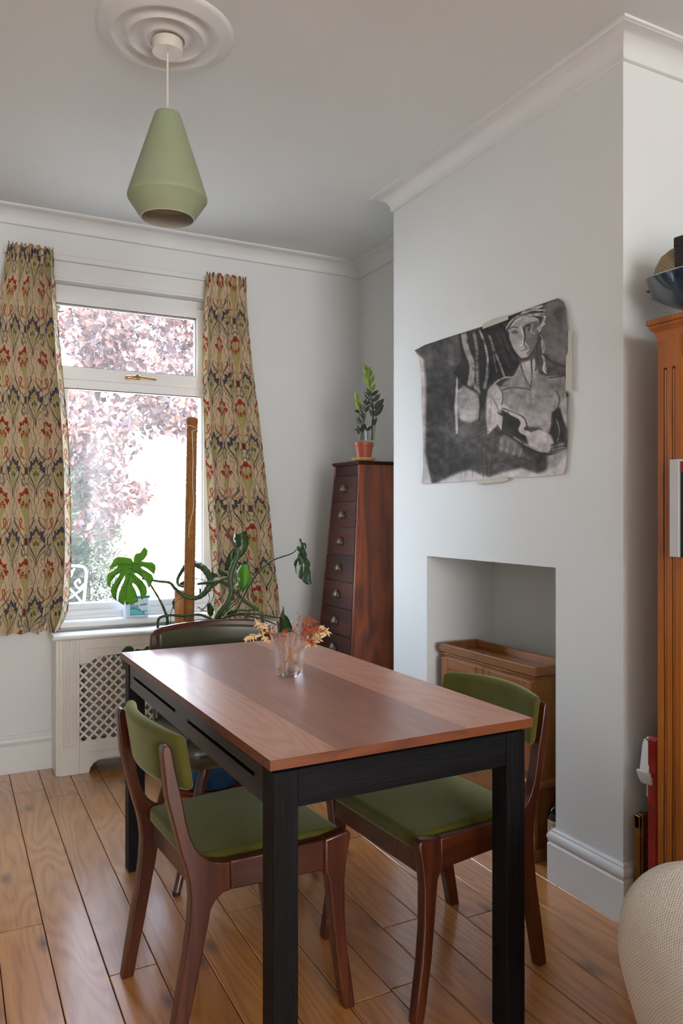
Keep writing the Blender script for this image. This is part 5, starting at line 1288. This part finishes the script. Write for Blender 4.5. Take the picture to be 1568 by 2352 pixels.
# ---- on top of the bookcase
bw = thing('ceramic_dish', 'glossy dark blue glazed dish with upturned pointed ends on top of the bookcase', 'dish', (1.932, 1.372, 1.7935), 0)
vs = []; fs = []; nu_, nv_ = 40, 18
for inner in (0, 1):
    for i in range(nu_ + 1):
        t_ = -1 + 2 * i / nu_
        half = .135 * (1 - abs(t_) ** 2.6) ** .6 + .004
        for j in range(nv_ + 1):
            s_ = -1 + 2 * j / nv_
            zc_ = .105 * abs(t_) ** 1.9 + (.10 + .02 * (1 - t_ * t_)) * abs(s_) ** 1.8 * (1 - .5 * t_ * t_) + (.005 if inner else 0)
            vs.append((s_ * half * (.96 if inner else 1), t_ * .30 * (.985 if inner else 1), zc_))
k = (nu_ + 1) * (nv_ + 1)
for off in (0, k):
    for i in range(nu_):
        for j in range(nv_):
            a = off + i * (nv_ + 1) + j; fs.append((a, a + 1, a + nv_ + 2, a + nv_ + 1))
for i in range(nu_):
    for j in (0, nv_):
        a = i * (nv_ + 1) + j; fs.append((a, a + nv_ + 1, a + k + nv_ + 1, a + k))
MB().add(vs, fs).build('bowl', M['blueglaze'], bw, 70)
MB().tube([(0, .296, .130), (0, .312, .132), (0, .322, .133)], [.010, .005, .001], 10).build('tip', M['blueglaze'], bw, 60)
ht = thing('straw_hat', 'woven straw sun hat propped in the blue dish on the bookcase', 'hat', (1.932, 1.545, 1.887), 0)
hp = [(0, .158), (.030, .156), (.058, .146), (.080, .126), (.094, .096), (.1035, .058), (.104, .055), (.101, .055), (.098, .064), (.09, .096), (.076, .122), (.054, .141), (.028, .15), (0, .152)]
hat = MB().lathe([(r * .92, z * .84) for r, z in hp], 64, rfun=lambda a, z: 1 + .0 * a).build('crown', M['straw_weave'], ht, 60)
HATUV = hat
bx_ = thing('black_box', 'matte black cardboard box balanced on the hat on top of the bookcase', 'box', (1.90, 1.40, 1.925), math.radians(8))
MB().box(-.04, .14, -.25, .125, 0, .098, .003).build('body', M['black_card'], bx_); MB().box(-.0415, .1415, -.2515, .1265, .070, .1, .003).build('lid', M['black_card'], bx_)

# ---- things in the gap behind the bookcase
pfm = thing('picture_frame', 'gilt picture frame leaning on the wall in the gap beside the bookcase', 'picture frame', (0, 0, 0))
c0 = AY(1468, 1872, 1.655); 
gx, gy, gz = c0.x, 1.655, c0.z
pfm.location = (gx, gy, 0)
for (x0, x1, y0, y1, d) in ((0, .012, .0, .024, .006), (.009, .034, -.003, .020, 0), (.032, .050, .0, .016, .004)):
    MB().box(x0, x1, y0, y1, .0, gz - d, .002).build('moulding', M['gilt'], pfm)
MB().box(.0, .33, .0, .020, gz - .045, gz - .004, .003).build('moulding', M['gilt'], pfm); MB().box(.0, .33, .0, .020, .0, .045, .003).build('moulding', M['gilt'], pfm); MB().box(.29, .33, .0, .02, 0, gz - .002, .003).build('moulding', M['gilt'], pfm)
MB().box(.048, .29, .006, .014, .04, gz - .04).build('picture', M['picture_dark'], pfm)
pk = thing('wrapped_parcel', 'narrow red parcel in clear wrap standing between the bookcase and the wall', 'parcel', (0, 0, 0))
c1 = AY(1497, 1694, 1.60); pk.location = (c1.x, 1.578, 0)
MB().box(0, .20, .0, .046, .17, c1.z, .010).build('red_cover', M['red_wrap'], pk); MB().box(.003, .198, .001, .045, 0, .17, .006).build('cardboard_base', M['cardboard'], pk)
wp = thing('plastic_scoop', 'white plastic scoop hanging beside the red parcel against the wall', 'scoop', (0, 0, 0))
q0 = AY(1497, 1696, 1.62); wp.location = (q0.x, 1.632, q0.z)
def wq(u, v): p = AY(u, v, 1.632); return (p.x - wp.location.x, p.z - wp.location.z)
MB().prism([wq(1500, 1696), wq(1486, 1698), wq(1482, 1708), wq(1474, 1780), wq(1480, 1782), wq(1500, 1784)], lambda p, q, hh: (p, hh, q), .004, .012).build('back_plate', M['white_plastic'], wp, bevel=.002)
MB().prism([wq(1466, 1768), wq(1474, 1767), wq(1476, 1778), wq(1500, 1780), wq(1500, 1800), wq(1492, 1802), wq(1478, 1800), wq(1472, 1788)], lambda p, q, hh: (p, hh, q), -.034, .012).build('lip', M['white_plastic'], wp, bevel=.004)
MB().prism([wq(1484, 1700), wq(1478, 1770), wq(1474, 1780), wq(1482, 1704)], lambda p, q, hh: (p, hh, q), -.022, .006).build('rib', M['white_plastic'], wp, bevel=.001)
MB().box(.0, .016, .0, .010, wq(1497, 1830)[1], 0, .002).build('stem', M['white_plastic'], wp)

# ================================================================== SOFA CORNER
so = thing('sofa', 'cream woven fabric sofa arm in the near right corner', 'sofa', (1.375, .765, 0), math.radians(-22))
def uvmesh(o, sc=1.0):
    me = o.data; uv = me.uv_layers.new(name='UVMap'); co = [v.co for v in me.vertices]
    for p in me.polygons:
        n = p.normal; ax = max(range(3), key=lambda i: abs(n[i])); a, b = [i for i in range(3) if i != ax]
        for li_ in p.loop_indices: c = co[me.loops[li_].vertex_index]; uv.data[li_].uv = (c[a] * sc, c[b] * sc)
def armf(q):
    k = 1 + .10 * math.sin(max(0, min(1, (q.z + .28) / .56)) * PI) ; w = 1 - .30 * max(0, min(1, (.36 - (q.z + .265)) / .36)) ** 1.1
    return Vector((q.x * w * k, q.y * w, .325 + q.z + .012 * math.cos(q.x * 6) + .008 * math.sin(q.y * 9)))
uvmesh(HATUV)
ar = rbox(.62, .52, .50, .10, 9, 14, armf).build('arm', M['cream_weave'], so, 80); uvmesh(ar)
bs = MB().box(-.20, .20, -.18, .18, .06, .16, .02).build('base', M['cream_weave'], so); uvmesh(bs)
for sx in (-.16, .16):
    for sy in (-.14, .14): MB().tube([(sx, sy, 0), (sx, sy, .08)], [.014, .02], 10).build('foot', M['teak'], so)
for (u_, v_) in ((-.26, .05), (-.235, .02), (-.25, -.03)): pass

# ================================================================== GARDEN
GZ = -.20
gd = MB().box(-8, 14, YB + .26, 30, GZ - .1, GZ).build('garden_paving', M['paving'], None, 0); gd.name = 'ground'; struct(gd)
def leaves(n, fn, size, seed, aspect=.6, fold=.25):
    r = np.random.RandomState(seed); C_ = fn(r, n); n = len(C_)
    d = r.randn(n, 3); d[:, 2] -= .5; d /= np.linalg.norm(d, axis=1)[:, None]
    s_ = np.cross(d, r.randn(n, 3)); s_ /= np.linalg.norm(s_, axis=1)[:, None]; nn_ = np.cross(d, s_)
    L_ = size * r.uniform(.6, 1.3, (n, 1)); w_ = L_ * aspect * .5
    V = np.stack([C_, C_ + d * L_ * .45 + s_ * w_ + nn_ * w_ * fold, C_ + d * L_, C_ + d * L_ * .45 - s_ * w_ + nn_ * w_ * fold], 1).reshape(-1, 3)
    me = bpy.data.meshes.new('foliage'); me.vertices.add(len(V)); me.vertices.foreach_set('co', V.astype(np.float32).ravel())
    b = np.arange(n)[:, None] * 4; q = np.stack([b + [0, 1, 2], b + [0, 2, 3]], 1).reshape(-1, 3)
    me.loops.add(len(q) * 3); me.loops.foreach_set('vertex_index', q.ravel().astype(np.int32))
    me.polygons.add(len(q)); me.polygons.foreach_set('loop_start', np.arange(0, len(q) * 3, 3, dtype=np.int32)); me.update(calc_edges=True)
    a = me.color_attributes.new('Col', 'FLOAT_COLOR', 'POINT'); c = np.ones((len(V), 4), np.float32); c[:, :3] = np.repeat(r.uniform(0, 1, n), 4)[:, None]; a.data.foreach_set('color', c.ravel())
    return me
tr_ = thing('copper_tree', 'large copper leaved tree filling the view outside the window', 'tree', (1.35, 8.6, GZ))
TL_ = Vector(tr_.location)
def blob(centres, per):
    def fn(r, n):
        out = []
        for (x, y, z, rad) in centres:
            k_ = int(per * rad * rad); p = r.randn(k_, 3); p /= np.linalg.norm(p, axis=1)[:, None]; p *= (rad * r.uniform(.35, 1, (k_, 1)) ** .5); p[:, 2] *= .72
            out.append(p + np.array([x, y, z]))
        return np.concatenate(out)
    return fn
rt_ = random.Random(21); cl = []
def atg(u, v, y): p = AY(u, v, y); return p
for i in range(150):
    u = rt_.uniform(60, 560); v = rt_.uniform(430, 1010)
    if u > 330 and v > 955: continue
    if rt_.random() < .16: continue
    if u < 215 and 770 < v < 900: continue
    p = atg(u, v, rt_.uniform(7.2, 9.6)); cl.append((p.x - TL_.x, p.y - TL_.y, p.z - TL_.z, rt_.uniform(.16, .34)))
for i in range(44):
    v = rt_.uniform(940, 1250); u = rt_.uniform(90, 330 - max(0, v - 1150) * .35 - 20)
    if (u < 205 and v > 1080) or v > 1215: continue
    p = atg(u, v, rt_.uniform(6.8, 8.2)); cl.append((p.x - TL_.x, p.y - TL_.y, p.z - TL_.z, rt_.uniform(.12, .24)))
for i in range(16):
    p = atg(rt_.uniform(330, 470), rt_.uniform(900, 985), rt_.uniform(7.5, 9.)); cl.append((p.x - TL_.x, p.y - TL_.y, p.z - TL_.z, rt_.uniform(.12, .22)))
me = leaves(0, blob(cl, 2600), .085, 3); stuff(link('foliage', me, M['tree_leaf'], tr_, 0))
trunk = spline([Vector((.0, .2, 0)), Vector((-.02, .15, .9)), Vector((.0, .1, 1.6)), Vector((.03, 0, 2.1))], 6)
MB().tube(trunk, [.13 - .04 * i / len(trunk) for i in range(len(trunk))], 12).build('trunk', M['bark'], tr_, 60)
for q in ([(.03, 0, 2.05), (-.15, 0, 2.7), (-.45, .1, 3.6)], [(.03, 0, 2.05), (.18, .1, 2.8), (.35, .1, 3.8)], [(.02, 0, 1.9), (.4, 0, 2.5), (.9, -.2, 3.1)], [(.0, 0, 1.8), (-.4, -.2, 2.3), (-.9, -.3, 2.9)], [(.03, 0, 2.1), (.05, -.1, 3.0), (.0, 0, 4.4)]):
    P = spline(q, 5); MB().tube(P, [.055 - .035 * i / len(P) for i in range(len(P))], 8).build('branch', M['bark'], tr_, 60)
bs_ = thing('green_shrub', 'feathery green shrub behind the white garden chair', 'shrub', (.72, 8.0, GZ)); BL_ = Vector(bs_.location)
cl = []
for i in range(70):
    v = rt_.uniform(1060, 1420); u = rt_.uniform(40, 230 + (v - 1130) * .2)
    p = atg(u, v, rt_.uniform(7.6, 8.9)); cl.append((p.x - BL_.x, p.y - BL_.y, max(.1, p.z - BL_.z), rt_.uniform(.14, .26)))
me = leaves(0, blob(cl, 3600), .065, 8, .28); stuff(link('foliage', me, M['bush_leaf'], bs_, 0))
for i in range(6): MB().tube(spline([(0.02 * i - .05, .3, 0), (.15 * i - .4, .3, .7), (.2 * i - .5, .4, 1.4)], 4), .02, 6).build('stem', M['bark'], bs_)
# fence along the right, with posts, and the far wall
fn_ = thing('garden_fence', 'pale sunlit board fence along the right of the garden', 'fence', (2.45, 5.2, GZ))
for i in range(46):
    MB().box(0, .02, i * .152, i * .152 + .146, .02, 1.62 + .01 * math.sin(i * 3.1), .003).build('board', M['fence'], fn_)
for i in range(4): MB().box(-.07, .02, i * 2.2, i * 2.2 + .09, 0, 1.70, .004).build('post', M['fence'], fn_)
for z in (.3, 1.35): MB().box(-.03, 0, 0, 6.9, z, z + .08, .003).build('rail', M['fence'], fn_)
fb = thing('back_fence', 'pale fence closing the far end of the garden', 'fence', (-3.5, 13.3, GZ))
for i in range(44):
    MB().box(i * .152, i * .152 + .146, 0, .02, .02, 1.75 + .012 * math.sin(i * 2.3), .003).build('board', M['fence'], fb)
MB().box(0, 6.7, .02, .05, 1.4, 1.5, .003).build('rail', M['fence'], fb)
# neighbouring outbuilding with slate roof
ob = thing('outbuilding', 'neighbouring outbuilding with a grey slate roof at the upper left of the window', 'building', (-.2, 10.6, GZ))
MB().box(-2.4, 1.05, 0, 2.4, 0, 3.0, .01).build('wall', M['brick_out'], ob)
MB().prism([(-.15, 2.95), (2.55, 2.95), (1.2, 3.75)], lambda p, q, hh: (hh, p, q), -2.5, 1.18).build('roof', M['slate'], ob)
MB().tube([(-2.5, 1.2, 3.76), (1.2, 1.2, 3.76)], .07, 10).build('ridge', M['slate'], ob)
# white iron garden chair
gc = thing('garden_chair', 'white scrollwork iron garden chair outside the window', 'garden chair', (0, 0, 0))
o0 = AY(200, 1388, 6.6); gc.location = (o0.x - .2, 6.6, GZ)
gs = o0.z - GZ; bh = AY(200, 1300, 6.6).z - GZ
m = MB(); wv = .40
def gcp(a, b): return Vector((a * wv / 2, .06 * b, gs + (bh - gs) * b))
MB().tube(spline([gcp(-.86, 0), gcp(-.96, .5), gcp(-1.0, .85), gcp(-.8, .985), gcp(0, 1.0), gcp(.8, .985), gcp(1.0, .85), gcp(.96, .5), gcp(.86, 0)], 6), .011, 8).build('back_frame', M['iron_white'], gc, 60)
for q in ([(-.86, 0), (-.3, .45), (.3, .75), (.55, .93)], [(.86, 0), (.3, .45), (-.3, .75), (-.55, .93)], [(-.95, .45), (-.5, .25), (0, .05)], [(.95, .45), (.5, .25), (0, .05)], [(-.2, .95), (.0, .75), (.35, .72), (.45, .85), (.25, .90), (.2, .82)], [(.2, .95), (.0, .75), (-.35, .72), (-.45, .85), (-.25, .90), (-.2, .82)], [(.95, .55), (.7, .42), (.55, .55), (.7, .65), (.75, .55)], [(-.95, .55), (-.7, .42), (-.55, .55), (-.7, .65), (-.75, .55)]):
    MB().tube(spline([gcp(a, b) for a, b in q], 5), .008, 8).build('scroll', M['iron_white'], gc, 60)
MB().box(-wv / 2, wv / 2, -.36, .03, gs - .03, gs, .01).build('seat', M['iron_white'], gc)
for sx in (-1, 1):
    for sy in (-.33, 0): MB().tube([(sx * .17, sy, gs - .02), (sx * .19, sy, 0)], .012, 8).build('leg', M['iron_white'], gc)
fp = AY(232, 1378, 7.2); gp = MB().lathe([(0, 0), (.13, 0), (.17, .26), (.185, .27), (.185, .31), (.16, .31), (.15, .28), (0, .28)], 32).build('flowerpot', M['flowerpot'], None, 40)
gp.location = (fp.x, 7.2, GZ); tag(gp, 'weathered terracotta flowerpot on the paving behind the white garden chair', 'flowerpot')
